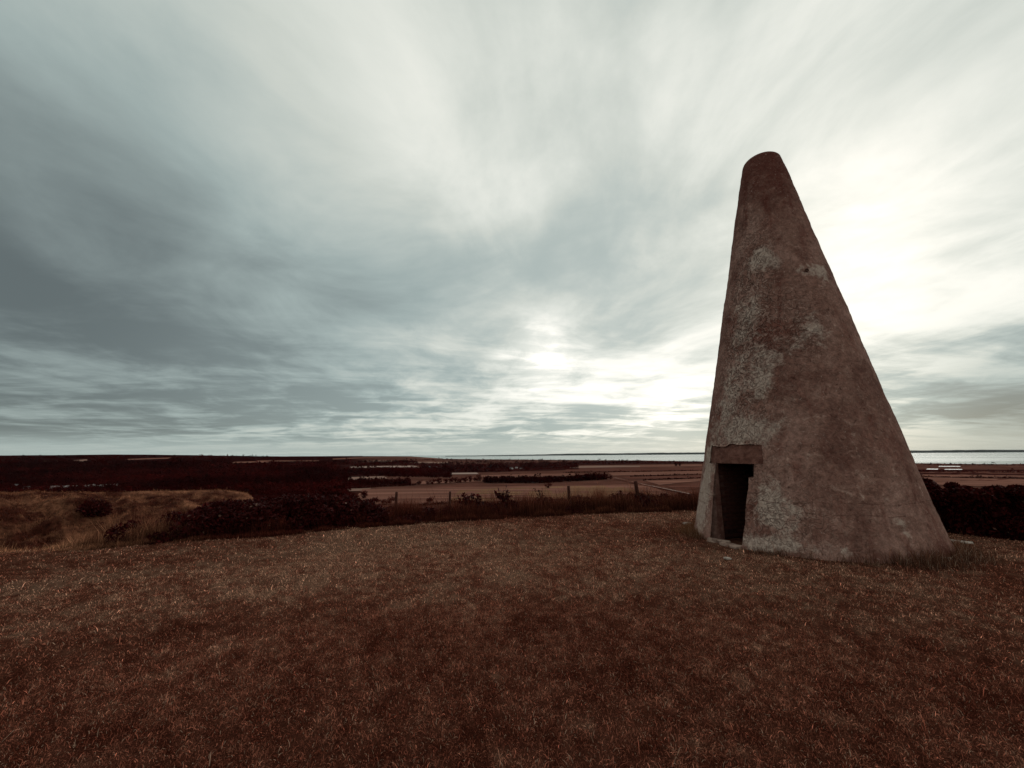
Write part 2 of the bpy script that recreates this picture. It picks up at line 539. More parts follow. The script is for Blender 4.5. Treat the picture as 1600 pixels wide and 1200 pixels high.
def field_mat(key, c1, c2):
    if key not in FIELD_MATS:
        m, t = mat_new('field_' + key)
        pos = t.n('ShaderNodeTexCoord').outputs['Object']
        mp = t.n('ShaderNodeMapping', ins={'Vector': pos, 'Scale': (0.004, 0.03, 0.0), 'Rotation': (0, 0, 0.25)}).outputs[0]
        n = t.noise(mp, 1.0, 6, 0.65, 0.4)
        mow = t.noise(t.n('ShaderNodeMapping', ins={'Vector': pos, 'Scale': (0.004, 0.055, 0.0), 'Rotation': (0, 0, 0.12)}).outputs[0], 1.0, 3, 0.6)
        c = t.ramp(n, [(0.33, c1), (0.67, c2)])
        c = t.mix(1.0, c, t.ramp(mow, [(0.35, 0.62), (0.65, 1.3)]), 'MULTIPLY')
        finish(t, c, 0.95, 0.0)
        FIELD_MATS[key] = m
    return FIELD_MATS[key]


FM = {
    'brown': ((0.150, 0.064, 0.047), (0.215, 0.098, 0.073)),
    'stubble': ((0.200, 0.110, 0.086), (0.270, 0.165, 0.132)),
    'pale': ((0.30, 0.200, 0.170), (0.40, 0.285, 0.245)),
    'red': ((0.085, 0.030, 0.022), (0.140, 0.056, 0.042)),
    'dark': ((0.026, 0.006, 0.005), (0.045, 0.011, 0.009)),
    'olive': ((0.150, 0.074, 0.044), (0.215, 0.112, 0.068)),
}


def field(corners, key, lift=0.35, name='field', nu=14, nv=6):
    """a field draped on the land; corners are its four corners read off the photograph and put on the ground"""
    g = rays_to_ground([c[0] for c in corners], [c[1] for c in corners])[:, :2]
    u = np.linspace(0, 1, nu)[:, None]; v = np.linspace(0, 1, nv)[None, :]
    W = [(1 - u) * (1 - v), u * (1 - v), u * v, (1 - u) * v]
    X = sum(w * g[i, 0] for i, w in enumerate(W)); Y = sum(w * g[i, 1] for i, w in enumerate(W))
    Z = height(X, Y) + lift + np.hypot(X, Y) * 0.0004
    Q = grid_quads(nu, nv)
    V = np.stack([X, Y, Z], -1).reshape(-1, 3)
    a = np.cross(V[Q[0, 1]] - V[Q[0, 0]], V[Q[0, 2]] - V[Q[0, 0]])
    me = mesh_np(name, V, Q=Q if a[2] > 0 else Q[:, ::-1], mat=field_mat(key, *FM[key]))
    return link(name, me, kind='structure')


for corners, key in (
    ([(655, 738.5), (905, 734), (900, 721.5), (655, 721.5)], 'dark'),
    ([(535, 745), (706, 745), (706, 732.5), (540, 732.8)], 'dark'),
    ([(520, 763), (642, 757.5), (642, 750.8), (520, 752)], 'dark'),
    ([(525, 728.6), (656, 728), (652, 720.8), (528, 721)], 'dark'),
    ([(900, 727), (1100, 724.2), (1100, 721.5), (900, 721)], 'dark'),
    ([(1425, 741.5), (1640, 744), (1640, 735), (1425, 734)], 'dark'),
    # beyond the fence: the long stubble field
    ([(548, 789), (1075, 783), (1010, 757.5), (566, 765)], 'brown'),
    ([(700, 785), (1060, 781), (960, 759), (720, 764)], 'olive'),
    ([(540, 768), (574, 767), (580, 763.5), (545, 764)], 'stubble'),
    ([(541, 750.5), (606, 748), (600, 744.5), (546, 746)], 'stubble'),
    ([(545, 732), (655, 731), (650, 728.6), (548, 729.5)], 'pale'),
    ([(655, 757), (762, 752.5), (758, 748.5), (650, 752)], 'brown'),
    ([(704, 741.6), (748, 741), (745, 738.9), (706, 739.2)], 'pale'),
    ([(745, 748), (905, 744), (900, 739.8), (748, 743)], 'brown'),
    ([(880, 738), (1098, 735), (1096, 731.5), (884, 734)], 'red'),
    ([(890, 731.5), (1000, 730), (1000, 727.6), (892, 728.4)], 'stubble'),
    ([(1000, 730), (1097, 729), (1097, 726), (1000, 727)], 'brown'),
    ([(958, 744), (1098, 741), (1098, 736), (950, 739)], 'brown'),
    ([(985, 750), (1096, 746.5), (1096, 742), (968, 745)], 'red'),
    ([(1030, 758), (1094, 752), (1096, 748), (1005, 751)], 'brown'),
    ([(1060, 768), (1092, 764), (1094, 756), (1040, 759)], 'red'),
    ([(520, 718.6), (690, 718.2), (690, 716.6), (520, 716.8)], 'brown'),
    ([(565, 722.4), (612, 722), (612, 719.8), (566, 720)], 'stubble'),
    ([(640, 724.5), (700, 724), (700, 721.8), (642, 722)], 'stubble'),
    ([(400, 721.6), (500, 721), (498, 719.7), (402, 720)], 'brown'),
    ([(64, 722.2), (94, 721.6), (92, 720.6), (68, 721)], 'stubble'),
    ([(112, 722.8), (136, 721.8), (136, 718.2), (116, 719.6)], 'stubble'),
    ([(196, 719.4), (262, 717.2), (268, 715.2), (200, 717.6)], 'brown'),
    ([(362, 724), (420, 723), (420, 721.2), (366, 722)], 'brown'),
    ([(1436, 757), (1640, 764), (1640, 744), (1432, 741)], 'brown'),
    ([(1432, 739.5), (1640, 742), (1640, 737), (1432, 736)], 'red'),
    ([(1500, 753), (1640, 757), (1640, 748), (1500, 746)], 'red'),
):
    field(corners, key)
# farm track running down to the end of the long hedge
field([(1076, 771.5), (1080, 773.5), (962, 747.2), (958, 746.6)], 'pale', lift=0.7, name='track', nu=4, nv=20)
field([(1082, 774.0), (1090, 776.5), (960, 749.4), (957, 748.4)], 'dark', lift=0.6, name='field', nu=4, nv=20)
# shore lagoons
_wm, _t = mat_new('lagoon_water')
finish(_t, (0.22, 0.17, 0.16, 1), 0.35, 0.12)
for corners in ([(1466, 729.8), (1501, 730), (1500, 728.8), (1468, 728.7)], [(1447, 734.2), (1466, 734.4), (1466, 732.9), (1449, 732.8)],
                [(1475, 734.5), (1504, 734.7), (1503, 733.5), (1477, 733.4)]):
    o = field(corners, 'pale', name='pond', lift=0.6, nu=8, nv=3)
    o.data.materials[0] = _wm


# ------------------------------------------------------------------ the tower
AX, AY, RB, KT = 5.647, 8.469, 1.983, 0.20147
Z1, ZT, PC = 7.93, 8.115, 2.7
DOOR_TH = math.radians(-71.0)     # angle of the doorway, 0 = towards -Y, negative = towards -X


def tower_r(z):
    z = np.asarray(z, float)
    r = RB - KT * z
    q = np.clip((z - Z1) / (ZT - Z1), 0, 1)
    return r * np.where(z > Z1, (1 - q ** PC) ** (1 / PC), 1) + 0.05 * np.exp(-np.maximum(z, 0) / 0.25) * 0.6


def tower_noise(x, y, z):
    a = (fbm(x * 1.1, y * 1.1, z * 1.1, oct=3, seed=71) - 0.5) * 0.045
    b = (fbm(x * 5, y * 5, z * 5, oct=3, seed=73) - 0.5) * 0.022
    c = (fbm(x * 18, y * 18, z * 18, oct=2, seed=75) - 0.5) * 0.011
    return a + b + c


U_L, U_R, U_RN = -0.405, 0.372, 0.455          # doorway edges, right edge of the notch under the lintel
U_LL, U_LR = -0.60, 0.585                      # lintel edges
Z_D, Z_N, Z_L = 1.40, 1.17, 1.73               # door head, underside of notch, lintel top


def build_tower():
    root = link('seamark_tower', None, label='tall tapering round tower of weathered brown plaster with a low dark doorway',
                cat='tower', loc=(AX, AY, 0))
    plaster = m_plaster()
    # column angles: exact columns at the edges of the opening
    us = np.unique(np.round(np.concatenate([np.linspace(U_LL, U_L, 9), np.linspace(U_L, U_R, 30), np.linspace(U_R, U_RN, 4),
                                            np.linspace(U_RN, U_LR, 6)]), 6))
    rref = 1.72
    inner = np.arcsin(us / rref)
    a0, a1 = inner[0], inner[-1]
    outer = np.linspace(a1, a0 + 2 * math.pi, 400)[1:-1]
    ang = np.concatenate([inner, outer])
    ucol = np.concatenate([us, np.full(len(outer), np.nan)])
    zs = np.unique(np.round(np.concatenate([np.linspace(-0.25, Z_N, 56), np.linspace(Z_N, Z_D, 10), np.linspace(Z_D, Z_L, 14),
                                            np.linspace(Z_L, Z1, 210), Z1 + (ZT - Z1) * np.sin(np.linspace(0, math.pi / 2, 16))]), 6))
    zs[-1] = ZT - 1e-4
    A, Z = np.meshgrid(ang, zs, indexing='ij')
    r = tower_r(Z)
    # near the doorway the columns are upright (constant u), further round they follow the cone
    da = np.minimum(np.maximum(A - a1, 0), np.maximum(a0 + 2 * math.pi - A, 0))
    w = 1 - sstep(da, 0.0, 0.5)
    a_near = np.where(A < math.pi, np.minimum(A, a1), a0)
    taper = 1 - 0.06 * (1 - np.clip(Z / Z_D, 0, 1))
    shift = np.arcsin(np.clip(rref * np.sin(a_near) * taper / np.maximum(r, 0.75), -0.9, 0.9)) - a_near
    hfade = 1 - sstep(Z, 2.0, 4.2)
    TH = DOOR_TH + A + shift * w * hfade
    nx, ny = np.sin(TH), -np.cos(TH)
    X, Y = r * nx, r * ny
    dsp = tower_noise(X, Y, Z) * sstep(ZT - Z, 0.0, 0.25)
    # broken, uneven edges round the lintel and the doorway
    near = (1 - sstep(da, 0.0, 0.12)) * (1 - sstep(Z, Z_L + 0.02, Z_L + 0.25))
    near_z = near * sstep(Z, Z_D - 0.02, Z_D + 0.1)
    hb = (fbm(A * 9, Z * 5, oct=4, seed=77) - 0.5); hc = (fbm(A * 9 + 40, Z * 5, oct=4, seed=78) - 0.5)
    warp_u = hb * (0.035 + 0.10 * sstep(Z, Z_D, Z_D + 0.1) * sstep(A, 0.1, 0.3) * (A < math.pi)) * near
    X = X + math.cos(DOOR_TH) * warp_u; Y = Y + math.sin(DOOR_TH) * warp_u
    Z = Z + hc * 0.11 * near_z
    X, Y = X + nx * dsp, Y + ny * dsp
    V = np.stack([X, Y, Z], -1).reshape(-1, 3)
    nv = len(zs)
    Q = grid_quads(len(ang), nv, True)
    ci, cj = Q[:, 0] // nv, Q[:, 0] % nv
    un = np.full(len(ang), 9.0); un[:len(us)] = us
    zc = (zs[cj] + zs[np.minimum(cj + 1, nv - 1)]) / 2
    nxt = (ci + 1) % len(ang)
    um = np.where(nxt < len(us), (un[ci] + un[nxt]) / 2, 9.0)
    um = np.where(ci < len(us) - 1, um, 9.0)
    door = (um > U_L) & (um < U_R) & (zc < Z_D)
    notch = (um > U_R) & (um < U_RN) & (zc > Z_N) & (zc < Z_D)
    lin_hole = (um > U_LL) & (um < U_LR) & (zc > Z_D) & (zc < Z_L)
    hole = door | notch | lin_hole
    # masks for the plaster material: weathering zones and painted shade, placed round the tower by bearing and height
    th_rel = np.degrees(TH).ravel(); zz = Z.ravel()
    th_rel = (th_rel + 180) % 360 - 180

    def blob(th0, z0, dth, dz, k):
        d = (th_rel - th0 + 180) % 360 - 180
        return k * np.exp(-(d / dth) ** 2 - ((zz - z0) / dz) ** 2)
    pale = (blob(-48, 5.45, 18, 0.34, .95) + blob(-30, 5.2, 7, 0.22, .6) + blob(14, 4.98, 14, 0.2, 1.0) + blob(-8, 5.0, 8, 0.14, .6) + blob(-62, 4.3, 18, 0.6, .72) + blob(-2, 5.9, 14, 0.25, .4) + blob(-70, 3.3, 16, 0.8, .5)
            + blob(-78, 2.4, 16, 0.7, .5) + blob(-56, 1.95, 20, 0.30, .85) + blob(-95, 1.3, 10, 1.0, .8) + blob(-100, 0.5, 14, 0.6, .7)
            + blob(-50, 0.8, 8, 0.42, .8) + blob(-42, 0.55, 10, 0.4, .6) + blob(-44, 0.13, 12, 0.12, .8) + blob(-22, 0.12, 7, 0.10, .6) + blob(-56, 0.1, 8, 0.14, .8) + blob(-10, 3.75, 13, 0.4, .75)
            + blob(-36, 3.45, 15, 0.35, .55) + blob(8, 0.45, 7, 0.16, .5) + blob(-50, 2.9, 10, 0.4, .7) + blob(150, 3, 50, 1.6, .4) + blob(90, 1.5, 30, 0.8, .4)
            + blob(6, 1.1, 42, 1.0, .17) + blob(-20, 2.3, 30, 0.7, .14) + blob(30, 0.5, 20, 0.5, .14))
    stain_shade = (blob(-40, 7.9, 120, 1.3, .85) + blob(-10, 6.2, 40, 1.0, .30) + blob(-30, 5.0, 10, 0.7, .45) + blob(-32, 3.0, 9, 0.6, .4) + blob(-6, 4.4, 25, 0.5, .35)  # dark stains, with deeper shading painted in towards the top
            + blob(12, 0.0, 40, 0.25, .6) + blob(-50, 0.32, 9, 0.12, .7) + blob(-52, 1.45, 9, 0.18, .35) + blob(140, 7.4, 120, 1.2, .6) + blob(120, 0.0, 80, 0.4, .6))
    wormm = np.clip(blob(-68, 3.6, 22, 2.2, 1.0) + blob(-52, 5.0, 18, 1.0, .6) + blob(-20, 3.9, 18, 0.6, .5) + blob(-45, 0.5, 22, 0.5, .5) + 0.12, 0, 1)
    col = np.stack([np.clip(pale, 0, 1), np.clip(stain_shade, 0, 1), wormm], -1)
    # walls of the opening, drawn inwards from its rim: shared rim so that the arris is a real edge
    dn = np.array([math.sin(DOOR_TH), -math.cos(DOOR_TH)])      # outward
    tn = np.array([math.cos(DOOR_TH), math.sin(DOOR_TH)])       # along the wall, +u
    keep = Q[~hole]
    # find rim edges of the hole
    cnt = {}
    for q in Q[hole]:
        for a, b in zip(q, np.roll(q, -1)):
            cnt[(a, b)] = 1
    rim = [e for e in cnt if (e[1], e[0]) not in cnt]
    extraV, extraQ, idx = [], [], {}
    vb = len(V)
    for a, b in rim:
        if zs[a % nv] < -0.2 and zs[b % nv] < -0.2:
            continue
        ids = []
        for v in (a, b):
            if v not in idx:
                p = V[v]
                on_lintel = zs[v % nv] > Z_D + 1e-4
                depth_w = 1.28 if not on_lintel else None       # jamb runs back to a flat plane
                wv = p[:2] @ dn
                tgt = (1.61 if not on_lintel else wv - 0.16)
                steps = []
                for f in (0.5, 1.0):
                    q2 = p.copy()
                    q2[:2] = p[:2] - dn * (wv - tgt) * f
                    steps.append(vb + len(extraV)); extraV.append(q2)
                idx[v] = [v] + steps
            ids.append(idx[v])
        for k in range(2):
            extraQ.append((ids[1][k], ids[0][k], ids[0][k + 1], ids[1][k + 1]))
    V = np.vstack([V, np.array(extraV)])
    col = np.vstack([col, np.tile([0.0, 0.62, 0.0], (len(extraV), 1))])  # walls of the opening darkened by the mask: recess shade painted in
    # crown of the cap
    top = len(V)
    V = np.vstack([V, [[0, 0, ZT]]]); col = np.vstack([col, [[0.1, 0.6, 0]]])
    T = [(i * nv + nv - 1, ((i + 1) % len(ang)) * nv + nv - 1, top) for i in range(len(ang))]
    Qa = np.vstack([keep, np.array(extraQ)])
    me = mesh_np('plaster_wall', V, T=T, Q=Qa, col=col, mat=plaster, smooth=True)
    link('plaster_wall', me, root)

    # bare lintel block, set a little behind the broken edge of the plaster
    rough_c = m_noise('bare_lintel', (0.085, 0.030, 0.022), (0.230, 0.105, 0.080), 7.0, 7, bump=0.04, bump_scale=16, lo=0.3, hi=0.7)
    uu = np.linspace(U_LL - 0.03, U_LR + 0.03, 60); zl = np.linspace(Z_D - 0.002, Z_L + 0.03, 26)
    UU, ZZ = np.meshgrid(uu, zl, indexing='ij')
    rr = tower_r(ZZ)
    ww = np.sqrt(rr ** 2 - UU ** 2) - 0.014 - 0.05 * np.abs(fbm(UU * 9, ZZ * 9, oct=4, seed=81) - 0.42)
    back = np.full_like(ww, 1.30)
    def P(u, wd, z):
        return np.stack([dn[0] * wd + tn[0] * u, dn[1] * wd + tn[1] * u, z], -1)
    front = P(UU, ww, ZZ).reshape(-1, 3)
    # underside strip and sides
    n0 = len(front)
    under = np.concatenate([P(uu, ww[:, 0], np.full(60, Z_D - 0.002)), P(uu, back[:, 0], np.full(60, Z_D - 0.002))])
    V2 = np.vstack([front, under])
    Q2 = np.vstack([grid_quads(60, 26), [(n0 + i, n0 + 60 + i, n0 + 61 + i, n0 + 1 + i) for i in range(59)]])
    link('lintel', mesh_np('lintel', V2, Q=Q2, mat=rough_c, smooth=False), root,
         label='bare rough lintel above the doorway where the plaster has fallen away')

    # brick lining of the passage behind the plaster jambs
    rev = link('passage_lining', None, root)
    brick_m = m_noise('old_brick', (0.045, 0.013, 0.010), (0.095, 0.032, 0.023), 3.0, 5, bump=0.01, bump_scale=40)
    mortar_m = m_noise('passage_mortar', (0.030, 0.011, 0.009), (0.060, 0.026, 0.020), 9.0, 5, bump=0.012, bump_scale=60)
    w_out, w_in = 1.60, 0.80
    for side, ue in ((-1, U_L), (1, U_R)):
        ue2 = ue + side * 0.012
        pl = [P(np.array(ue2 + side * o), np.array(w), np.array(z)) for o, w, z in
              ((0, w_out, -0.2), (0, w_in, -0.2), (0, w_in, Z_D), (0, w_out, Z_D))]
        thick = [P(np.array(ue2 + side * 0.10), np.array(w), np.array(z)) for w, z in ((w_out, -0.2), (w_in, -0.2), (w_in, Z_D), (w_out, Z_D))]
        V3 = np.array(pl + thick)
        Q3 = [(0, 1, 2, 3), (4, 7, 6, 5), (0, 4, 5, 1), (1, 5, 6, 2), (2, 6, 7, 3), (3, 7, 4, 0)]
        link('mortar_bed', mesh_np('mortar_bed', V3, Q=Q3, mat=mortar_m), rev)
    bl, bh, bd = 0.215, 0.062, 0.06
    bme = box_mesh('brick', bl, bd, bh, brick_m, bevel=0.006)
    br = np.random.default_rng(3)
    for side, ue in ((-1, U_L), (1, U_R)):
        for c in range(19):
            zc_ = 0.0 + c * 0.0735
            off = 0.0 if c % 2 == 0 else 0.113
            for k in range(4):
                wc = w_out - 0.11 - off - k * 0.228
                if wc - bl / 2 < w_in - 0.02 or wc + bl / 2 > w_out + 0.02:
                    continue
                b = link('brick', bme, rev)
                p = P(np.array(ue + side * (0.036 + br.normal() * 0.003)), np.array(wc), np.array(zc_))
                b.location = p
                b.rotation_euler = (br.normal() * 0.01, 0, math.atan2(dn[1], dn[0]) + br.normal() * 0.012)
    # ceiling slab of the passage and thin pale threshold slabs
    cs_ = box_mesh('passage_ceiling', w_out - w_in - 0.06, 0.94, 0.12, rough_c, jitter=0.004)
    o = link('passage_ceiling', cs_, root)
    o.location = P(np.array(0.0), np.array((w_out + w_in) / 2 - 0.03), np.array(Z_D + 0.002)); o.rotation_euler[2] = math.atan2(dn[1], dn[0])
    stone = m_noise('threshold_stone', (0.10, 0.045, 0.033), (0.36, 0.25, 0.20), 9.0, 6, bump=0.01, bump_scale=30)
    for i, (u, wd, lx, ly, rz, zz_) in enumerate(((-0.17, 1.97, 0.13, 0.40, 0.14, -0.045), (0.16, 2.03, 0.16, 0.38, -0.06, -0.055))):
        o = link('threshold_slab', box_mesh('threshold_slab', lx, ly, 0.09, stone, bevel=0.012, jitter=0.008, seed=i), root)
        o.location = P(np.array(u), np.array(wd), np.array(zz_)); o.rotation_euler[2] = math.atan2(dn[1], dn[0]) + rz
    # rusty stub of pipe in the pale patch high on the front
    th = math.radians(-2.7); zp = 4.99
    nrm = np.array([math.sin(th), -math.cos(th)]) * (tower_r(zp))
    k = 20
    ringV, ringQ = [], []
    dvec = np.array([math.sin(th), -math.cos(th), 0.2]); dvec /= np.linalg.norm(dvec)
    e1 = np.array([math.cos(th), math.sin(th), 0.0]); e2 = np.cross(e1, dvec)
    for ring, (rad, dep) in enumerate(((0.034, -0.05), (0.034, 0.025), (0.023, 0.025), (0.021, -0.05))):
        for i in range(k):
            a = 2 * math.pi * i / k
            ringV.append(np.array([nrm[0], nrm[1], zp]) + dvec * dep + (e1 * math.cos(a) + e2 * math.sin(a)) * rad)
    for ring in range(3):
        for i in range(k):
            ringQ.append((ring * k + i, ring * k + (i + 1) % k, (ring + 1) * k + (i + 1) % k, (ring + 1) * k + i))
    iron = m_noise('rusty_iron', (0.05, 0.022, 0.016), (0.13, 0.06, 0.045), 12.0)
    link('vent_pipe', mesh_np('vent_pipe', ringV, Q=ringQ, mat=iron, smooth=True), root)
    return root


tower = build_tower()
TN = np.array([math.sin(DOOR_TH), -math.cos(DOOR_TH)])


# ------------------------------------------------------------------ grass
def blades(pos, h, w, lean, col, bend=0.5, seed=0, tip=1.25, root=0.55):
    """bent tapering blades: pos (n,3), h, w, lean (n) as arrays, col (n,3)"""
    g = np.random.default_rng(seed)
    n = len(pos)
    a = g.uniform(0, 2 * math.pi, n); b = g.uniform(0, 2 * math.pi, n)
    side = np.stack([np.cos(a), np.sin(a), np.zeros(n)], -1) * (w / 2)[:, None]
    ld = np.stack([np.cos(b), np.sin(b)], -1)
    mid = pos.copy(); mid[:, :2] += ld * (np.sin(lean) * h * 0.45)[:, None]; mid[:, 2] += h * 0.55 * np.cos(lean * 0.7)
    l2 = np.minimum(lean * (1 + bend) + 0.1, 1.75)
    tipp = mid.copy(); tipp[:, :2] += ld * (np.sin(l2) * h * 0.5)[:, None]; tipp[:, 2] += h * 0.45 * np.cos(l2)
    V = np.stack([pos - side, pos + side, mid + side * 0.75, mid - side * 0.75, tipp], 1).reshape(-1, 3)
    k = np.arange(n)[:, None] * 5
    Q = k + np.array([[0, 1, 2, 3]]); T = k + np.array([[3, 2, 4]])
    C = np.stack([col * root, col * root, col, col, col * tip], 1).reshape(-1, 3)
    return V, T, Q, C


m_grass = m_vcol('dry_grass', 0.8, 0.0, translucent=0.25)


def in_tower(x, y, pad=0.0):
    return np.hypot(x - AX, y - AY) < RB + pad


def build_lawn_grass():
    g = np.random.default_rng(11)
    def scatter(n, rmin, rmax, amax=62):
        az = np.radians(g.uniform(-amax, amax, n)); r = np.sqrt(g.uniform(rmin ** 2, rmax ** 2, n))
        return r * np.sin(az), r * np.cos(az), r, az
    xs, ys, hs, ws, ls = [], [], [], [], []
    for n, r0, r1, hh, wd in ((360000, 1.5, 5.0, 0.020, 0.0037), (180000, 5.0, 8.0, 0.022, 0.0058), (130000, 8.0, 13.4, 0.026, 0.010)):
        x, y, r, az = scatter(n, r0, r1)
        door_d = np.hypot(x - (AX + TN[0] * 2.25), y - (AY + TN[1] * 2.25))
        keep = (r < edge_r(az) + 0.3) & ~in_tower(x, y, -0.02) & (g.uniform(0, 1, n) < 0.25 + 0.75 * sstep(door_d, 0.15, 0.75))
        x, y = x[keep], y[keep]
        clump = fbm(x * 3.2, y * 3.2, oct=3, seed=91)
        ok = g.uniform(0, 1, len(x)) < 0.8 + 0.3 * sstep(clump, 0.3, 0.7)
        x, y, clump = x[ok], y[ok], clump[ok]
        xs.append(x); ys.append(y)
        hs.append(hh * g.lognormal(0, 0.42, len(x)) * (0.95 + 0.2 * clump))
        ws.append(wd * g.uniform(0.6, 1.3, len(x)))
        ls.append(np.clip(np.abs(g.normal(0.90, 0.45, len(x))), 0, 1.5))
    x, y, h, w, l = map(np.concatenate, (xs, ys, hs, ws, ls))
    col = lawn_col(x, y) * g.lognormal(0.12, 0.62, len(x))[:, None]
    straw = g.uniform(0, 1, len(x)) < np.interp(np.hypot(x, y), [4, 8], [0.055, 0.02])
    col[straw] = np.array([0.54, 0.335, 0.235]) * g.uniform(0.6, 1.2, straw.sum())[:, None]
    pos = np.stack([x, y, height(x, y) - 0.004], -1)
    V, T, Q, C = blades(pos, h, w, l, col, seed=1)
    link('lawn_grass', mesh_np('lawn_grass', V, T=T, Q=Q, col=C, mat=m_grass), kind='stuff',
         label='short dry brown mown grass over the hilltop', cat='grass')

    # longer uncut grass round the foot of the tower
    n = 17000
    th = g.uniform(-math.pi, math.pi, n)
    u = np.abs(g.normal(0, 0.16, n)) + 0.01
    rightness = np.exp(-((np.degrees(th) - 15) / 55) ** 2) + 0.7 * np.exp(-((np.degrees(th) + 108) / 22) ** 2)
    ok = (g.uniform(0, 1, n) < 0.25 + 0.85 * rightness) & ~((np.abs(np.degrees(th) + 71) < 13))
    ok &= g.uniform(0, 1, n) < sstep(fbm(th * 7, th * 0, oct=3, seed=95), 0.25, 0.7) * 1.2 + 0.1
    th, u, rg = th[ok], u[ok] * (0.5 + rightness[ok]), rightness[ok]
    x = AX + (RB + 0.01 + u) * np.sin(th); y = AY - (RB + 0.01 + u) * np.cos(th)
    h = (0.06 + 0.15 * rg) * g.lognormal(0, 0.38, len(x)) * np.exp(-u * 1.3)
    c = np.array([0.120, 0.052, 0.032]) * g.lognormal(0, 0.4, len(x))[:, None]
    st = g.uniform(0, 1, len(x)) < 0.12
    c[st] = np.array([0.33, 0.21, 0.15])
    left = np.exp(-((np.degrees(th) + 108) / 25) ** 2)[:, None]
    c = c * (1 - left * 0.5) + np.array([0.20, 0.085, 0.035]) * left * 0.5
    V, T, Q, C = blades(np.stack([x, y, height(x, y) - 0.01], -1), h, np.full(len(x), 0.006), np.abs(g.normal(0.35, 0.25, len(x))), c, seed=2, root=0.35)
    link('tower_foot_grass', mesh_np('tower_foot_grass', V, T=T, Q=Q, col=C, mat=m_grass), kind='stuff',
         label='longer uncut grass round the foot of the tower', cat='grass')


build_lawn_grass()


def az_of_px(px):
    """bearing of a photo column near the horizon"""
    return np.arctan2((np.asarray(px, float) - 800) / FPX / math.cos(PITCH) * 1.0, 1.0 + 0 * np.asarray(px, float))


def build_fringe():
    """tall uncut grass along the rim of the hilltop"""
    g = np.random.default_rng(23)
    n = 120000
    az = np.radians(g.uniform(-64, 48, n))
    s = g.uniform(-0.12, 1.0, n) ** 1.0 * 3.0
    s = np.where(s < 0, s * 0.3, s)
    px = 800 + FPX * np.tan(az) * math.cos(PITCH)
    top_py = np.interp(px, [-400, 0, 100, 140, 180, 220, 260, 300, 340, 560, 620, 700, 760, 850, 930, 1000, 1090, 1300, 1480, 1700],
                       [854, 854, 853, 842, 825, 816, 809, 810, 818, 800, 788, 782, 779, 774, 770, 768, 768, 790, 834, 848])
    r = edge_r(az) + s
    x, y = r * np.sin(az), r * np.cos(az)
    cl = fbm(x * 2.4, y * 2.4, oct=4, seed=93)
    ok = g.uniform(0, 1, n) < 0.25 + 1.2 * sstep(cl, 0.32, 0.62)
    az, s, px, top_py, x, y, cl = (v[ok] for v in (az, s, px, top_py, x, y, cl))
    z = height(x, y)
    # every plant reaches up to about the same skyline, whatever its foothold on the slope
    D = _f[None] * FPX + _r[None] * (px[:, None] - 800) - _u[None] * (top_py[:, None] - 600)
    z_top = EYE + D[:, 2] / np.hypot(D[:, 0], D[:, 1]) * np.hypot(x, y)
    h = (z_top - z) * g.uniform(0.4, 1.0, len(x)) ** 0.7 * (0.45 + 1.0 * sstep(cl, 0.25, 0.75))
    h = np.where(g.uniform(0, 1, len(x)) < 0.02, h * 1.22, h)
    h = np.where(s < 0.15, h * 0.35, h)
    h = np.clip(h, 0.04, 1.9)
    pale = np.interp(px, [-400, 60, 120, 180, 300, 360, 600, 800, 900, 1000, 1090, 1300], [0.9, 0.9, 0.6, 0.30, 0.20, 0.03, 0.04, 0.06, 0.10, 0.10, 0.07, 0.06])
    pk = np.clip(pale * g.lognormal(0, 0.3, len(x)), 0, 1)[:, None]
    c = np.array([0.044, 0.0075, 0.0055]) * (1 - pk) + np.array([0.36, 0.175, 0.095]) * pk
    c = c * g.lognormal(0, 0.45, len(x))[:, None] * (0.5 + 1.0 * cl)[:, None]
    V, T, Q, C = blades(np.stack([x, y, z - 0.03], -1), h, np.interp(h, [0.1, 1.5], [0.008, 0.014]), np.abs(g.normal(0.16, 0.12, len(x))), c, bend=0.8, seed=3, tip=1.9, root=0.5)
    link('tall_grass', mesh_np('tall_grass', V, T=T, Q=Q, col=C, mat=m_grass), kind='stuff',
         label='dark uncut grass and weeds along the rim of the hilltop', cat='grass')


build_fringe()


# ------------------------------------------------------------------ leafy things
def leaf_quads(P, size, g, flat=0.0):
    """one randomly turned leaf-shaped quad (diamond) at each point"""
    n = len(P)
    a = g.normal(size=(n, 3)); a[:, 2] *= (1 - flat)
    a /= np.linalg.norm(a, axis=1)[:, None]
    b = np.cross(a, g.normal(size=(n, 3))); b /= np.linalg.norm(b, axis=1)[:, None]
    s = (size * g.uniform(0.6, 1.3, n))[:, None]
    V = np.stack([P - a * s, P + b * s * 0.5, P + a * s, P - b * s * 0.5], 1).reshape(-1, 3)
    Q = np.arange(n)[:, None] * 4 + np.array([[0, 1, 2, 3]])
    return V, Q


def tube(pts, rads, k=6):
    pts = np.asarray(pts, float); n = len(pts)
    V = []
    for i in range(n):
        d = pts[min(i + 1, n - 1)] - pts[max(i - 1, 0)]
        d = d / (np.linalg.norm(d) + 1e-9)
        ref = np.array([1.0, 0, 0]) if abs(d[0]) < 0.8 else np.array([0, 1.0, 0])
        e1 = np.cross(d, ref); e1 /= np.linalg.norm(e1); e2 = np.cross(d, e1)
        for j in range(k):
            a = 2 * math.pi * j / k
            V.append(pts[i] + (e1 * math.cos(a) + e2 * math.sin(a)) * rads[i])
    Q = []
    for i in range(n - 1):
        for j in range(k):
            Q.append((i * k + j, i * k + (j + 1) % k, (i + 1) * k + (j + 1) % k, (i + 1) * k + j))
    V.append(pts[-1] + 0); c = len(V) - 1
    return np.array(V), np.array(Q), np.array([((n - 1) * k + j, (n - 1) * k + (j + 1) % k, c) for j in range(k)])


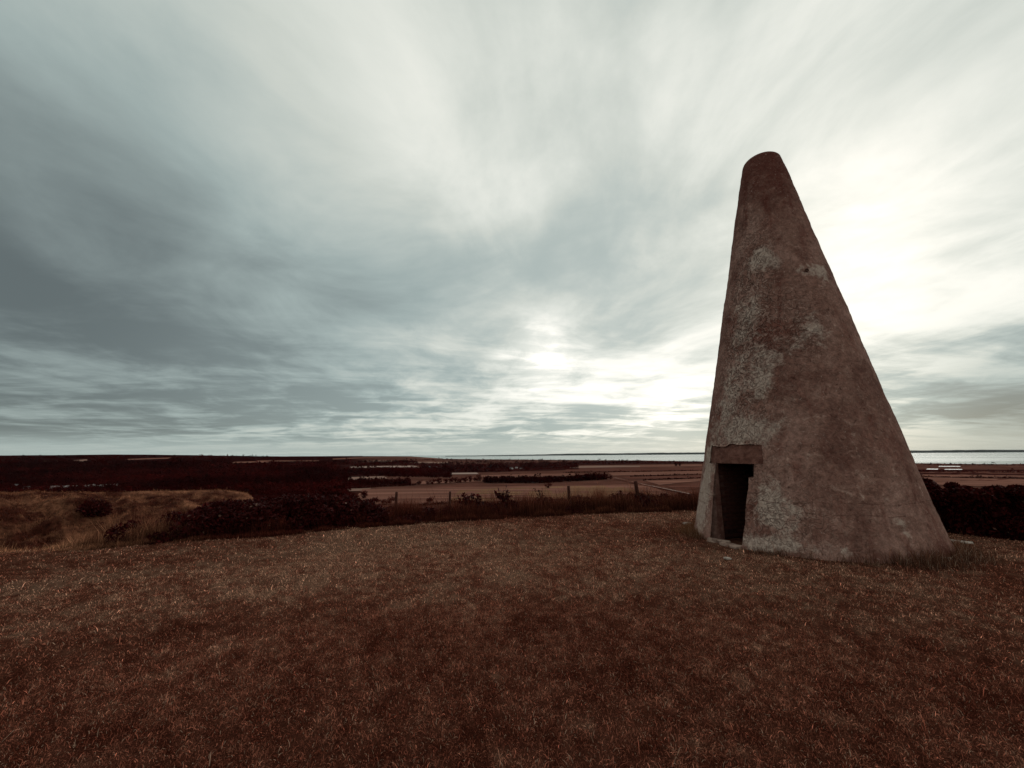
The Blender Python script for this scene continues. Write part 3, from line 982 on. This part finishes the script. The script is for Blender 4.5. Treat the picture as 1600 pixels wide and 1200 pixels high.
def tubes(list_of):
    VV, QQ, TT, n = [], [], [], 0
    for pts, rads in list_of:
        V, Q, T = tube(pts, rads)
        VV.append(V); QQ.append(Q + n); TT.append(T + n); n += len(V)
    return np.vstack(VV), np.vstack(QQ), np.vstack(TT)


m_leaf = m_vcol('dark_leaves', 0.6, 0.06, translucent=0.12)
m_bark = m_noise('dark_bark', (0.022, 0.009, 0.007), (0.05, 0.022, 0.016), 20.0)
m_far_leaf = m_vcol('far_foliage', 0.9, 0.0)
DARK_LEAF = np.array([0.0380, 0.0034, 0.0030])
FAR_LEAF = np.array([0.0480, 0.0050, 0.0042])


def leaf_colors(n, g, base=DARK_LEAF, spread=0.30, glint=0.02):
    c = base * g.lognormal(0, spread, n)[:, None]
    k = g.uniform(0, 1, n) < glint
    c[k] = np.array([0.16, 0.085, 0.062]) * g.uniform(0.5, 1.2, k.sum())[:, None]
    return np.repeat(c, 4, 0)


def thicket(name, label, cat, path, n_leaf, leaf=0.035, seed=0, glint=0.02, group=None, base=DARK_LEAF):
    """dense leafy bush; path = list of (x, y, top_z, half_depth): lobes along it"""
    g = np.random.default_rng(seed)
    p = np.array(path, float)
    x0, y0 = p[:, 0].mean(), p[:, 1].mean()
    z0 = float(height(x0, y0))
    root = link(name, None, label=label, cat=cat, group=group, loc=(x0, y0, z0))
    seg = np.r_[0, np.cumsum(np.hypot(np.diff(p[:, 0]), np.diff(p[:, 1])))]
    L = seg[-1]
    lobes = []
    m = max(8, int(L / 0.18))
    for s in np.linspace(0, L, m):
        s2 = np.clip(s + g.normal() * 0.1, 0, L)
        cx, cy, ct, hd = (np.interp(s2, seg, p[:, k]) for k in range(4))
        for q in range(7):
            rx = g.uniform(0.18, 0.36) * min(1.6, max(0.35, hd)); 
            ox, oy = g.normal(size=2) * hd * 0.45
            gz = float(height(cx + ox, cy + oy))
            tz = ct - abs(g.normal()) * 0.09 - (ox ** 2 + oy ** 2) / (hd ** 2 + 1e-6) * 0.12
            if q > 1:
                tz = gz + (tz - gz) * g.uniform(0.35, 0.95)
            lobes.append((cx + ox, cy + oy, tz - rx * 0.8, rx, g.uniform(0.75, 1.25)))
    lob = np.array(lobes)
    k = g.choice(len(lob), n_leaf, p=lob[:, 3] ** 2 / (lob[:, 3] ** 2).sum())
    d = g.normal(size=(n_leaf, 3)); d /= np.linalg.norm(d, axis=1)[:, None]
    rad = g.uniform(0.55, 1.08, n_leaf) ** 0.6
    P = lob[k, :3] + d * (lob[k, 3] * rad)[:, None] * np.array([1.15, 1.15, 0.9])
    # leaves down to the ground in the skirt
    sk = int(n_leaf * 0.3)
    kk = g.choice(n_leaf, sk)
    Ps = P[kk].copy(); gz = height(Ps[:, 0], Ps[:, 1]); Ps[:, 2] = gz + (Ps[:, 2] - gz) * g.uniform(0, 1, sk)
    P = np.vstack([P, Ps])
    P[:, 2] = np.maximum(P[:, 2], height(P[:, 0], P[:, 1]) + 0.01)
    V, Q = leaf_quads(P, leaf, g)
    V -= np.array([x0, y0, z0])
    lm = mesh_np('foliage', V, Q=Q, col=leaf_colors(len(P), g, base, glint=glint), mat=m_leaf)
    link('foliage', lm, root)
    st = []
    for i in range(int(L * 6) + 6):
        j = g.integers(len(lob))
        e = lob[j, :3] + np.array([0, 0, lob[j, 3] * g.uniform(0.4, 1.25)])
        b = e.copy(); b[:2] += g.normal(size=2) * 0.25; b[2] = height(b[0], b[1]) - 0.05
        mid = (b + e) / 2 + g.normal(size=3) * 0.08
        st.append((np.array([b, mid, e]) - np.array([x0, y0, z0]), (0.012, 0.009, 0.004)))
    for q in st:
        V, Q, T = tube(*q)
        link('stem', mesh_np('stem', V, T=T, Q=Q, mat=m_bark), root)
    return root


def edge_path(pts, ds, hd):
    """crest of a bush read off the photograph, standing ds metres beyond the lawn edge"""
    out = []
    for (px, py) in pts:
        d = px_dir(px, py); az = math.atan2(d[0], d[1])
        R = float(edge_r(az)) + ds
        t = R / math.hypot(d[0], d[1])
        out.append((d[0] * t, d[1] * t, EYE + d[2] * t, hd))
    return out


thicket('bramble_thicket', 'wide black mass of brambles at the lawn edge left of centre', 'brambles',
        edge_path([(252, 820), (285, 800), (325, 785), (375, 777), (430, 772), (480, 770), (525, 773), (562, 781), (598, 791), (640, 799)], 1.1, 0.95),
        110000, 0.042, seed=31, glint=0.006)
thicket('bramble_thicket', 'low dark bramble bank behind the tall grass left of the tower', 'brambles',
        edge_path([(630, 795), (720, 785), (790, 780), (850, 777), (905, 773), (960, 770), (1010, 768), (1090, 768), (1160, 771)], 1.2, 0.6),
        75000, 0.034, seed=32, glint=0.004)
thicket('dark_hedge', 'tall black leafy hedge behind the tower on the right', 'hedge',
        edge_path([(1380, 746), (1440, 747), (1475, 748), (1510, 750), (1535, 750), (1560, 754), (1588, 760), (1610, 756), (1640, 754), (1720, 756), (1820, 758)], 0.85, 0.55),
        95000, 0.044, seed=33, glint=0.010)


def sapling(px, py, ds, label, seed, n_br=9, leafy=14, leaf=0.05, name='sapling', spread=0.35):
    """thin upright weed or young shrub at the rim, its tip at the photo point"""
    g = np.random.default_rng(seed)
    x, y, tz, _ = edge_path([(px, py)], ds, 0)[0]
    z0 = float(height(x, y))
    H = tz - z0
    root = link(name, None, label=label, cat='weed', loc=(x, y, z0))
    st, LP = [], []
    for i in range(n_br):
        a = g.uniform(0, 2 * math.pi); sp = g.uniform(0.15, 1) * spread
        zt = H * g.uniform(0.72, 1.0) if i else H
        zb = H * g.uniform(0.45, 0.7) if i else -0.05
        b = np.array([0, 0, zb]); e = np.array([math.cos(a) * sp, math.sin(a) * sp, zt]) if i else np.array([0.03, 0, H])
        mid = (b + e) / 2 + np.array([0, 0, -0.03])
        st.append((np.array([b, mid, e]), (0.014 if i == 0 else 0.007, 0.010 if i == 0 else 0.006, 0.003)))
        for q in range(leafy):
            f = g.uniform(0.35, 1.02)
            LP.append(b + (e - b) * f + g.normal(size=3) * 0.03)
    for q in st:
        V, Q, T = tube(*q)
        link('stem', mesh_np('stem', V, T=T, Q=Q, mat=m_bark), root)
    LP = np.array(LP); V, Q = leaf_quads(LP, leaf, g)
    link('foliage', mesh_np('foliage', V, Q=Q, col=leaf_colors(len(LP), g, glint=0), mat=m_leaf), root)


sapling(789, 760, 1.2, 'spiky dark sapling with spread leaves standing above the grass left of centre', 51, 13, 7, 0.07, spread=0.42)
sapling(846, 763, 1.3, 'thin loose weed with small leaves between the spiky sapling and a fence post', 52, 8, 16, 0.03, spread=0.3)
sapling(733, 772, 1.1, 'small rounded dark shrub standing just right of a thin fence post', 53, 14, 26, 0.05, spread=0.42)
sapling(968, 768, 1.0, 'short dark weed with blunt heads beside the leaning fence post', 54, 7, 12, 0.05, spread=0.3)
sapling(1040, 768, 1.0, 'slanting dark weed stalk nearest the tower on its left', 55, 4, 5, 0.03, spread=0.3)


# ------------------------------------------------------------------ fence posts
m_post = m_noise('grey_post_wood', (0.028, 0.008, 0.006), (0.070, 0.024, 0.017), 9.0, 6, bump=0.006, bump_scale=40, stretch=(4, 4, 0.6))


def post(px, py, ds, label, lean_deg, rad, seed):
    g = np.random.default_rng(seed)
    x, y, tz, _ = edge_path([(px, py)], ds, 0)[0]
    z0 = float(height(x, y))
    H = tz - z0
    lean = math.tan(math.radians(lean_deg))
    root = (x + lean * H, y, z0 - 0.25)
    n, k = 9, 10
    V = []
    for i in range(n):
        f = i / (n - 1); zz = (H + 0.25) * f
        for j in range(k):
            a = 2 * math.pi * j / k
            rr = rad * (1.0 - 0.12 * f) * (1 + 0.10 * math.sin(3 * a + seed) + g.normal() * 0.03)
            V.append((-lean * zz + math.cos(a) * rr + 0.006 * math.sin(4 * f + seed), math.sin(a) * rr, zz + (g.normal() * 0.006 if i == n - 1 else 0)))
    V = np.array(V)
    Q = []
    for i in range(n - 1):
        for j in range(k):
            Q.append((i * k + j, i * k + (j + 1) % k, (i + 1) * k + (j + 1) % k, (i + 1) * k + j))
    V = np.vstack([V, V[-k:].mean(0) + [0, 0, 0.01]])
    T = [((n - 1) * k + j, (n - 1) * k + (j + 1) % k, len(V) - 1) for j in range(k)]
    return link('fence_post', mesh_np('fence_post', V, T=T, Q=Q, mat=m_post, smooth=False), label=label, cat='fence post',
                group='old fence posts along the rim', loc=root)


post(619.5, 769, 1.3, 'tall thin fence post rising from the rim grass right of the bramble mass', -1.5, 0.040, 1)
post(703, 768, 1.5, 'short thin fence post just left of the small rounded shrub', -1, 0.035, 2)
post(888.5, 759.5, 1.3, 'dark fence post standing alone right of the saplings', 3, 0.050, 3)
post(994, 752, 1.2, 'thickest fence post, leaning left, nearest the tower', 6.5, 0.060, 4)


# ------------------------------------------------------------------ eroded bank on the left
def build_bank():
    nu, nv = 420, 170
    pxs = np.linspace(-900, 455, nu)
    tv = np.linspace(0, 1, nv)
    crest_y = np.interp(pxs, [-900, -300, 0, 60, 200, 300, 340, 372, 400, 425, 455], [772, 772, 770.5, 769.5, 768, 766.5, 766, 768, 772.5, 779, 790])
    X = np.zeros((nu, nv)); Y = np.zeros((nu, nv)); Z = np.zeros((nu, nv))
    tint = np.zeros((nu, nv))
    for i, px in enumerate(pxs):
        d = px_dir(px, crest_y[i]); hd = math.hypot(d[0], d[1])
        az = math.atan2(d[0], d[1])
        rc = 46.0 + 6 * math.sin(az * 3)                 # distance of the crest
        zc = EYE + d[2] / hd * rc
        rb_ = 25.0; zb = -6.4
        # foot .. crest .. back slope
        f = np.where(tv < 0.7, tv / 0.7, 1.0); bk = np.where(tv > 0.7, (tv - 0.7) / 0.3, 0.0)
        rr = rb_ + (rc - rb_) * f ** 1.1 + bk * 40
        prof = f ** 0.92 + 0.10 * np.sin(f * math.pi) 
        zz = zb + (zc - zb) * prof - 22 * bk ** 1.3 - 0.0
        X[i] = rr * math.sin(az); Y[i] = rr * math.cos(az); Z[i] = zz
        tint[i] = f
    wgt = np.sin(np.clip(tint, 0, 1) * math.pi) ** 0.7
    # slumps that run down to the right, and tussocks
    sl = fbm(X * 0.16 + Z * 0.8, Y * 0.10 - Z * 0.5, oct=4, seed=101)
    ridge = 1 - 2 * np.abs(sl - 0.5)
    tus = fbm(X * 0.9, Y * 0.9, Z * 1.4, oct=4, seed=103)
    Z += wgt * ((ridge - 0.75) * 2.6 + (tus - 0.5) * 2.0)
    edge = (1 - sstep(np.linspace(-900, 455, nu), 380, 455))[:, None]
    Z -= (1 - edge) * 2.5
    a = fbm(X * 0.5, Y * 0.5, Z * 1.2, oct=5, seed=105); b = fbm(X * 2.2, Y * 2.2, Z * 3, oct=3, seed=107)
    k = np.clip(0.14 + (a - 0.5) * 2.4 + (b - 0.5) * 2.0 + (ridge - 0.8) * 0.9 + 0.5 * sstep(tint, 0.9, 1.0) * wgt.max(), 0, 1)[..., None]
    col = np.array([0.066, 0.017, 0.010]) * (1 - k) + np.array([0.29, 0.120, 0.066]) * k
    V = np.stack([X, Y, Z], -1).reshape(-1, 3)
    mb, t = mat_new('bank_grass')
    pos = t.n('ShaderNodeTexCoord').outputs['Object']
    n = t.noise(pos, 3.5, 6, 0.7, 0.4)
    c = t.mix(1.0, t.n('ShaderNodeVertexColor', layer_name='col').outputs[0], t.ramp(n, [(0.32, 0.35), (0.68, 1.45)]), 'MULTIPLY')
    finish(t, c, 0.95, 0.05, n, 0.25)
    link('eroded_bank', mesh_np('eroded_bank', V, Q=grid_quads(nu, nv)[:, ::-1], col=col.reshape(-1, 3), mat=mb, smooth=True), kind='structure')
    # tussock grass on it
    g = np.random.default_rng(5)
    N = 45000
    iu = g.uniform(250, nu - 20, N); iv = g.uniform(2, nv * 0.72, N)
    i0, j0 = iu.astype(int), iv.astype(int)
    P = V.reshape(nu, nv, 3)[i0, j0] + np.stack([g.normal(0, .09, N), g.normal(0, .09, N), np.zeros(N)], -1)
    cc = col[i0, j0] * g.lognormal(0.1, 0.35, N)[:, None]
    Vb, T, Q, C = blades(P - [0, 0, 0.04], 0.13 * g.lognormal(0, 0.35, N), np.full(N, 0.03), np.abs(g.normal(0.5, 0.3, N)), cc, seed=6)
    link('bank_tussocks', mesh_np('bank_tussocks', Vb, T=T, Q=Q, col=C, mat=m_grass), kind='stuff',
         label='dry tussock grass over the eroded bank on the left', cat='grass')
    return V.reshape(nu, nv, 3), pxs


BANK, BANK_PX = build_bank()


def bank_bush(px, row, rad, label, seed, n=2600):
    g = np.random.default_rng(seed)
    i = int(np.abs(BANK_PX - px).argmin()); p = BANK[i, row]
    root = link('gorse_bush', None, label=label, cat='bush', group='dark bushes on the eroded bank', loc=tuple(p))
    lob = np.array([(g.normal() * rad * 0.6, g.normal() * rad * 0.4, rad * g.uniform(0.1, 0.7), rad * g.uniform(0.4, 0.7)) for _ in range(9)])
    k = g.integers(0, 9, n); d = g.normal(size=(n, 3)); d /= np.linalg.norm(d, axis=1)[:, None]
    P = lob[k, :3] + d * (lob[k, 3] * g.uniform(0.4, 1.05, n))[:, None]
    P[:, 2] = np.maximum(P[:, 2], -0.2)
    V, Q = leaf_quads(P, 0.09, g)
    link('foliage', mesh_np('foliage', V, Q=Q, col=leaf_colors(n, g, glint=0.0), mat=m_leaf), root)
    st = [(np.array([(0, 0, -0.3), lob[q, :3] * 0.5, lob[q, :3]]), (0.04, 0.03, 0.015)) for q in range(9)]
    V, Q, T = tubes(st)
    link('stem', mesh_np('stem', V, T=T, Q=Q, mat=m_bark), root)


bank_bush(152, 78, 0.6, 'upper dark bush halfway up the eroded bank', 61)
bank_bush(140, 36, 1.0, 'lower dark bush at the foot of the eroded bank', 62)


# ------------------------------------------------------------------ far trees and woods
def tree_data(seed, n=460):
    """unit tree (height 1): crown leaves and trunk meshes"""
    g = np.random.default_rng(seed)
    lob = [(g.normal() * 0.16, g.normal() * 0.16, g.uniform(0.15, 0.78), g.uniform(0.17, 0.30)) for _ in range(11)]
    lob = np.array(lob)
    k = g.integers(0, len(lob), n); d = g.normal(size=(n, 3)); d /= np.linalg.norm(d, axis=1)[:, None]
    P = lob[k, :3] + d * (lob[k, 3] * g.uniform(0.35, 1.05, n))[:, None]
    V, Q = leaf_quads(P, 0.07, g)
    crown = mesh_np('crown', V, Q=Q, col=leaf_colors(n, g, FAR_LEAF, glint=0.0), mat=m_far_leaf)
    st = [(np.array([(0, 0, -0.05), (0.01, 0, 0.25), (0, 0.01, 0.6)]), (0.03, 0.024, 0.012))]
    for q in range(5):
        st.append((np.array([(0, 0, 0.22 + 0.05 * q), (lob[q, :3] + [0, 0, 0.35]) / 2, lob[q, :3]]), (0.014, 0.010, 0.005)))
    V, Q, T = tubes(st)
    trunk = mesh_np('trunk', V, T=T, Q=Q, mat=m_bark)
    return crown, trunk


TREES = [tree_data(200 + i) for i in range(5)]
ORD = ['first', 'second', 'third', 'fourth', 'fifth', 'sixth', 'seventh', 'eighth', 'ninth', 'tenth', 'eleventh', 'twelfth', 'thirteenth',
       'fourteenth', 'fifteenth', 'sixteenth', 'seventeenth', 'eighteenth']


def tree(px, py_base, h_px, label, i, group, wide=1.0, tmin=150.0):
    p = rays_to_ground([px], [py_base], tmin)[0]
    depth = p[1] * math.cos(PITCH) + (p[2] - EYE) * math.sin(PITCH)
    H = h_px * depth / FPX
    c, t = TREES[i % len(TREES)]
    root = link('field_tree', None, label=label, cat='tree', group=group, loc=tuple(p))
    root.scale = (H * wide * 1.25, H * wide * 1.25, H)
    root.rotation_euler[2] = (i * 2.399) % 6.28
    link('crown', c, root); link('trunk', t, root)


row = [(640, 757, 6, 1.0), (655, 757.5, 8, 1.1), (668, 757, 6, 1.0), (676, 756.5, 9, 1.0), (686, 756, 10, .9), (697, 755.5, 8, 1.1), (704, 755, 10, .8), (712, 754.5, 9, 1.1),
       (720, 754, 8, 1.1), (727, 753.5, 9, 1.0), (735, 753, 10, .8), (742, 752.5, 8, 1.1), (749, 752, 11, .7)]
for i, (x, y, h, w) in enumerate(row):
    tree(x, y, h, f'{ORD[i]} tree from the left in the row topping the stubble field', i, 'row of field trees', w)
near_row = [(531, 777, 14, 1.3), (543, 781, 13, 1.3), (556, 783, 10, 1.2), (569, 779, 13, 1.0), (584, 787, 12, 1.2), (599, 789, 9, 1.3), (610, 787, 11, 1.1)]
for i, (x, y, h, w) in enumerate(near_row):
    tree(x, y, h, f'{ORD[i]} tree from the left in the clump left of the tall post', i + 2, 'near field trees', w)
tree(671.5, 786, 11, 'lone small tree standing in the near edge of the stubble field', 1, 'near field trees', 1.1)
tree(857, 763, 9, 'lone bushy tree below the right end of the long hedge', 3, 'field trees by the long hedge', 1.0)
tree(954, 749, 6.5, 'small round tree just past the right end of the long hedge', 4, 'field trees by the long hedge', 1.0)
tree(1056, 728.5, 7, 'left one of two small trees near the shore, left of the tower', 2, 'pair of shore trees', .9)
tree(1062, 728.5, 6, 'right one of two small trees near the shore, left of the tower', 0, 'pair of shore trees', .9)


def far_mass(name, label, cat, quads, spacing_px, h_px, seed, kind=None, n_leaf=18, group=None, jitter=0.35):
    """trees packed over ground quads whose corners are read off the photograph"""
    g = np.random.default_rng(seed)
    Ps, Hs = [], []
    for corners, hp in quads:
        c = np.array(corners, float)
        wpx = max(np.linalg.norm(c[1] - c[0]), np.linalg.norm(c[2] - c[3])); hpx = max(np.linalg.norm(c[3] - c[0]), np.linalg.norm(c[2] - c[1]))
        n = max(8, int(wpx * max(hpx, 1.2) / spacing_px ** 2 * 2.0))
        u, v = g.uniform(0, 1, n), g.uniform(0, 1, n)
        px = (1 - u) * (1 - v) * c[0, 0] + u * (1 - v) * c[1, 0] + u * v * c[2, 0] + (1 - u) * v * c[3, 0]
        py = (1 - u) * (1 - v) * c[0, 1] + u * (1 - v) * c[1, 1] + u * v * c[2, 1] + (1 - u) * v * c[3, 1]
        P = rays_to_ground(px, py)
        depth = P[:, 1] * math.cos(PITCH)
        Ps.append(P); Hs.append(np.clip(hp * depth / FPX, 3.0, 16.0) * g.lognormal(0, jitter, n))
    P = np.vstack(Ps); H = np.concatenate(Hs)
    n = len(P)
    d = g.normal(size=(n, n_leaf, 3)); d /= np.linalg.norm(d, axis=2)[..., None]
    Q3 = P[:, None, :] + d * (g.uniform(0.3, 1.0, (n, n_leaf)) * H[:, None] * 0.5)[..., None] * np.array([1.1, 1.1, 1.0]) + np.array([0, 0, 1.0]) * (H * 0.5)[:, None, None]
    Q3 = Q3.reshape(-1, 3)
    V, Q = leaf_quads(Q3, np.repeat(H * 0.20, n_leaf), g)
    base = float(P[:, 2].min())
    o0 = P.mean(0)
    tone = np.repeat(g.lognormal(-0.2, 0.22, n) * (0.50 + 0.75 * sstep(fbm(P[:, 0] / 160., P[:, 1] / 160., oct=3, seed=seed), 0.35, 0.7)), n_leaf)[:, None]
    col = np.repeat(FAR_LEAF * tone, 4, 0)
    me = mesh_np(name, V - o0, Q=Q, col=col, mat=m_far_leaf)
    return link(name, me, label=label, cat=cat, kind=kind, group=group, loc=tuple(o0))


far_mass('distant_wood', 'dark wood covering the hillside on the far left', 'wood', [
    ([(-60, 770), (250, 770), (250, 745), (-60, 745)], 5), ([(250, 770), (520, 776), (548, 745), (250, 745)], 5), ([(500, 788), (528, 786), (545, 768), (500, 770)], 7), ([(520, 768), (552, 762), (548, 754), (520, 756)], 5),
    ([(-60, 746), (545, 746), (524, 726), (-60, 725)], 4), ([(-60, 726), (360, 726), (340, 722), (-60, 722.5)], 2.5),
    ([(420, 727), (545, 727), (540, 721.5), (420, 723)], 2.5)], 2.6, 5, 301, kind='stuff', n_leaf=16)
far_mass('distant_wood', 'thin line of trees along the skyline of the left hill', 'wood', [
    ([(-60, 717.6), (60, 716.4), (60, 714.6), (-60, 716)], 2.6), ([(60, 716.4), (200, 716), (200, 714), (60, 714)], 2.6), ([(230, 716), (420, 715.6), (420, 714.2), (230, 714)], 2.6), ([(140, 719), (196, 718), (196, 715), (140, 717)], 2),
    ([(270, 721), (360, 721), (360, 715), (270, 715.5)], 2), ([(-60, 721), (60, 721), (60, 717), (-60, 717)], 2)], 1.9, 2, 302, kind='stuff', n_leaf=12)
far_mass('distant_wood', 'belt of dark woods across the middle distance', 'wood', [
    ([(530, 744), (705, 744), (705, 734), (540, 734)], 4), ([(520, 762), (640, 757), (640, 751), (520, 752)], 4), ([(530, 728), (655, 727.5), (650, 721.5), (532, 722)], 2.6),
    ([(655, 737), (800, 738), (795, 727), (660, 727)], 3.2), ([(812, 737), (905, 732), (900, 724), (812, 726)], 3), ([(690, 727), (860, 726), (860, 721), (690, 722)], 2.2),
    ([(605, 745), (705, 748), (705, 742), (605, 743)], 3.5)], 2.0, 4, 303, kind='stuff', n_leaf=16)
far_mass('distant_wood', 'dark line of shore woods in front of the sea', 'wood', [
    ([(640, 720), (900, 721.5), (900, 719.6), (640, 718)], 1.8), ([(900, 726), (1000, 724.5), (1000, 721), (900, 721)], 2.2), ([(1000, 724), (1100, 723.8), (1100, 722), (1000, 721)], 1.6),
    ([(1425, 726.6), (1620, 728.4), (1620, 726.4), (1425, 725)], 1.8), ([(1430, 738), (1620, 740), (1620, 738), (1430, 736.5)], 2.2)], 1.8, 2, 304, kind='stuff', n_leaf=14)
far_mass('long_hedge', 'long thick dark hedge between two stubble fields', 'hedge', [
    ([(755, 755.5), (860, 755), (860, 751), (758, 751)], 7), ([(860, 754.5), (950, 749.5), (946, 747), (860, 751)], 6.5), ([(900, 752), (948, 749), (946, 747), (900, 749)], 7)],
    1.6, 6, 305, n_leaf=22, jitter=0.18)
far_mass('field_hedge', 'thin dark hedge line across the near stubble field', 'hedge', [([(655, 791.5), (720, 785.5), (720, 785), (655, 791)], 2.0)], 1.2, 3, 306, n_leaf=14, jitter=0.25)


for _lab, _q, _h, _sd in (
        ('thin dark hedge behind the red field left of the tower', [(880, 739.2), (1098, 736.2), (1098, 735.8), (880, 738.8)], 1.3, 311),
        ('second thin hedge line left of the tower, below the first', [(985, 745.6), (1096, 742.3), (1096, 741.9), (985, 745.2)], 1.2, 312),
        ('third thin hedge line left of the tower, above the track end', [(1005, 751.4), (1096, 748.2), (1096, 747.8), (1005, 751)], 1.3, 313),
        ('broken hedge along the left end of the stubble field', [(545, 764), (650, 758.6), (650, 758), (545, 763.4)], 2.4, 314),
        ('short hedge line behind the pale strip field', [(700, 738.6), (760, 737.6), (760, 737.2), (700, 738.2)], 1.5, 315),
        ('thin hedge line across the plain right of the tower', [(1432, 746.2), (1620, 749.2), (1620, 748.8), (1432, 745.8)], 1.4, 316)):
    far_mass('field_hedge', _lab, 'hedge', [(_q, _h)], 0.9, 2, _sd, n_leaf=12, jitter=0.35, group='thin hedge lines on the plain')


# ------------------------------------------------------------------ far houses
m_wall_w = m_noise('whitewashed_wall', (0.55, 0.48, 0.44), (0.68, 0.61, 0.56), 0.5)
m_wall_s = m_noise('stone_wall', (0.24, 0.19, 0.17), (0.34, 0.28, 0.25), 0.5)
m_roof_s = m_noise('slate_roof', (0.10, 0.085, 0.085), (0.16, 0.14, 0.14), 0.6)
m_roof_p = m_noise('pale_sheet_roof', (0.52, 0.44, 0.42), (0.66, 0.57, 0.54), 0.3)
m_glass, _t2 = mat_new('dark_window_glass')
finish(_t2, (0.03, 0.03, 0.032, 1), 0.1, 0.5)


def house(px, py, w, dpt, hw, hr, rz, label, name='farmhouse', wall=None, roof=None, cat='house', wins=2, group='far farm buildings'):
    p = rays_to_ground([px], [py])[0]
    root = link(name, None, label=label, cat=cat, group=group, loc=(p[0], p[1], p[2] - 0.3))
    root.rotation_euler[2] = rz
    link('wall', box_mesh('wall', w, dpt, hw, wall or m_wall_w), root)
    a, b = w / 2 + 0.25, dpt / 2 + 0.35
    V = [(-a, -b, hw - 0.15), (a, -b, hw - 0.15), (a, b, hw - 0.15), (-a, b, hw - 0.15), (-a, 0, hw + hr), (a, 0, hw + hr)]
    link('roof', mesh_np('roof', V, Q=[(0, 1, 5, 4), (2, 3, 4, 5), (3, 2, 1, 0)], T=[(0, 4, 3), (1, 2, 5)], mat=roof or m_roof_s), root)
    for i in range(wins):
        x = -w / 2 + w * (i + 0.5) / wins
        wm_ = link('window', box_mesh('window', 1.1, 0.12, 1.3, m_glass), root)
        wm_.location = (x, -dpt / 2 - 0.02, 1.1)


house(799, 733.5, 13, 8, 5.5, 3.5, 0.3, 'white farmhouse, left one of the two white houses among dark trees')
house(807, 732.0, 9, 7, 5.0, 3.0, -0.5, 'smaller white house, right one of the two among dark trees')
house(814, 733.0, 10, 7, 3.2, 2.2, 0.1, 'low grey outbuilding just right of the two white houses', wall=m_wall_s, name='outbuilding', cat='barn')
house(110, 762.5, 52, 10, 2.2, 2.6, 0.42, 'longest low shed with a white roof beyond the eroded bank', name='farm_shed', roof=m_roof_p, wall=m_wall_s, cat='shed', wins=4)
house(171, 760.0, 26, 9, 2.2, 2.4, 0.42, 'shorter white roofed shed, right of the longest shed', name='farm_shed', roof=m_roof_p, wall=m_wall_s, cat='shed', wins=3)
house(147, 760.5, 9, 8, 3.0, 2.2, 0.2, 'small pale shed between the two long white roofs', name='farm_shed', roof=m_roof_p, cat='shed')
house(23, 761.5, 8, 7, 3.6, 2.4, 0.5, 'small white cottage at the far left beyond the bank', name='cottage')
house(42, 763.5, 7, 6, 2.6, 2.0, 0.2, 'tiny stone cottage right of the white cottage on the far left', name='cottage', wall=m_wall_s)
house(671, 731.0, 10, 8, 4.5, 3.0, 0.2, 'pale house at the right end of the long pale field', name='village_house')
house(681, 731.5, 12, 8, 4.5, 3.0, -0.3, 'wide stone house right of the pale house among trees', name='village_house', wall=m_wall_s)
house(1591, 768.5, 13, 8, 2.5, 3.0, -0.75, 'pale roofed barn showing over the hedge at the right edge', name='barn', roof=m_roof_p, cat='barn', wins=3)

# ------------------------------------------------------------------ small things by the tower
m_lime = m_noise('pale_limestone', (0.30, 0.23, 0.19), (0.52, 0.44, 0.38), 14.0, 6, bump=0.006, bump_scale=60)


def stone_piece(px, py, sx, sy, sz, rz, tilt, label, seed, name='stone_fragment'):
    d = px_dir(px, py); t = -EYE / d[2]
    x, y = d[0] * t, d[1] * t
    me = box_mesh(name, sx, sy, sz, m_lime, bevel=min(sz, sy) * 0.25, jitter=min(sx, sy, sz) * 0.10, seed=seed)
    o = link(name, me, label=label, cat='stone', group='pale stone fragments by the tower', loc=(x, y, float(height(x, y)) + 0.01))
    o.rotation_euler = (tilt, 0.1, rz)


stone_piece(1474, 868, 0.20, 0.06, 0.13, 0.5, 0.35, 'upright pale stone fragment in the grass at the right foot of the tower', 1)
stone_piece(1477, 873, 0.17, 0.09, 0.045, 0.35, 0.1, 'flat pale stone fragment lying before the upright one', 2)
stone_piece(1500, 847, 0.38, 0.12, 0.04, 0.05, 0.0, 'long flat pale stone just right of the tower foot', 3)
stone_piece(1074, 820, 0.16, 0.12, 0.05, 0.3, 0.0, 'small pale stone on the lawn just left of the tower', 4)
stone_piece(1137, 874, 0.10, 0.07, 0.03, 0.3, 0.0, 'tiny pale stone on the lawn in front of the doorway', 5)

# ------------------------------------------------------------------ thin sea air over the whole scene
hz = bpy.data.materials.new('sea_haze')
hz.use_nodes = True
_h = NT(hz.node_tree)
_v = _h.n('ShaderNodeVolumePrincipled', ins={'Color': (0.80, 0.93, 1.0, 1), 'Density': 3.5e-6, 'Anisotropy': 0.2})
_o = _h.n('ShaderNodeOutputMaterial')
hz.node_tree.links.new(_v.outputs[0], _o.inputs['Volume'])
_B, _z0, _z1 = 61000.0, SEA_Z - 40.0, 60.0
_hv = [(-_B, -_B, _z0), (_B, -_B, _z0), (_B, _B, _z0), (-_B, _B, _z0), (-_B, -_B, _z1), (_B, -_B, _z1), (_B, _B, _z1), (-_B, _B, _z1)]
link('haze', mesh_np('haze', _hv, Q=[(3, 2, 1, 0), (4, 5, 6, 7), (0, 1, 5, 4), (1, 2, 6, 5), (2, 3, 7, 6), (3, 0, 4, 7)], mat=hz), kind='stuff')
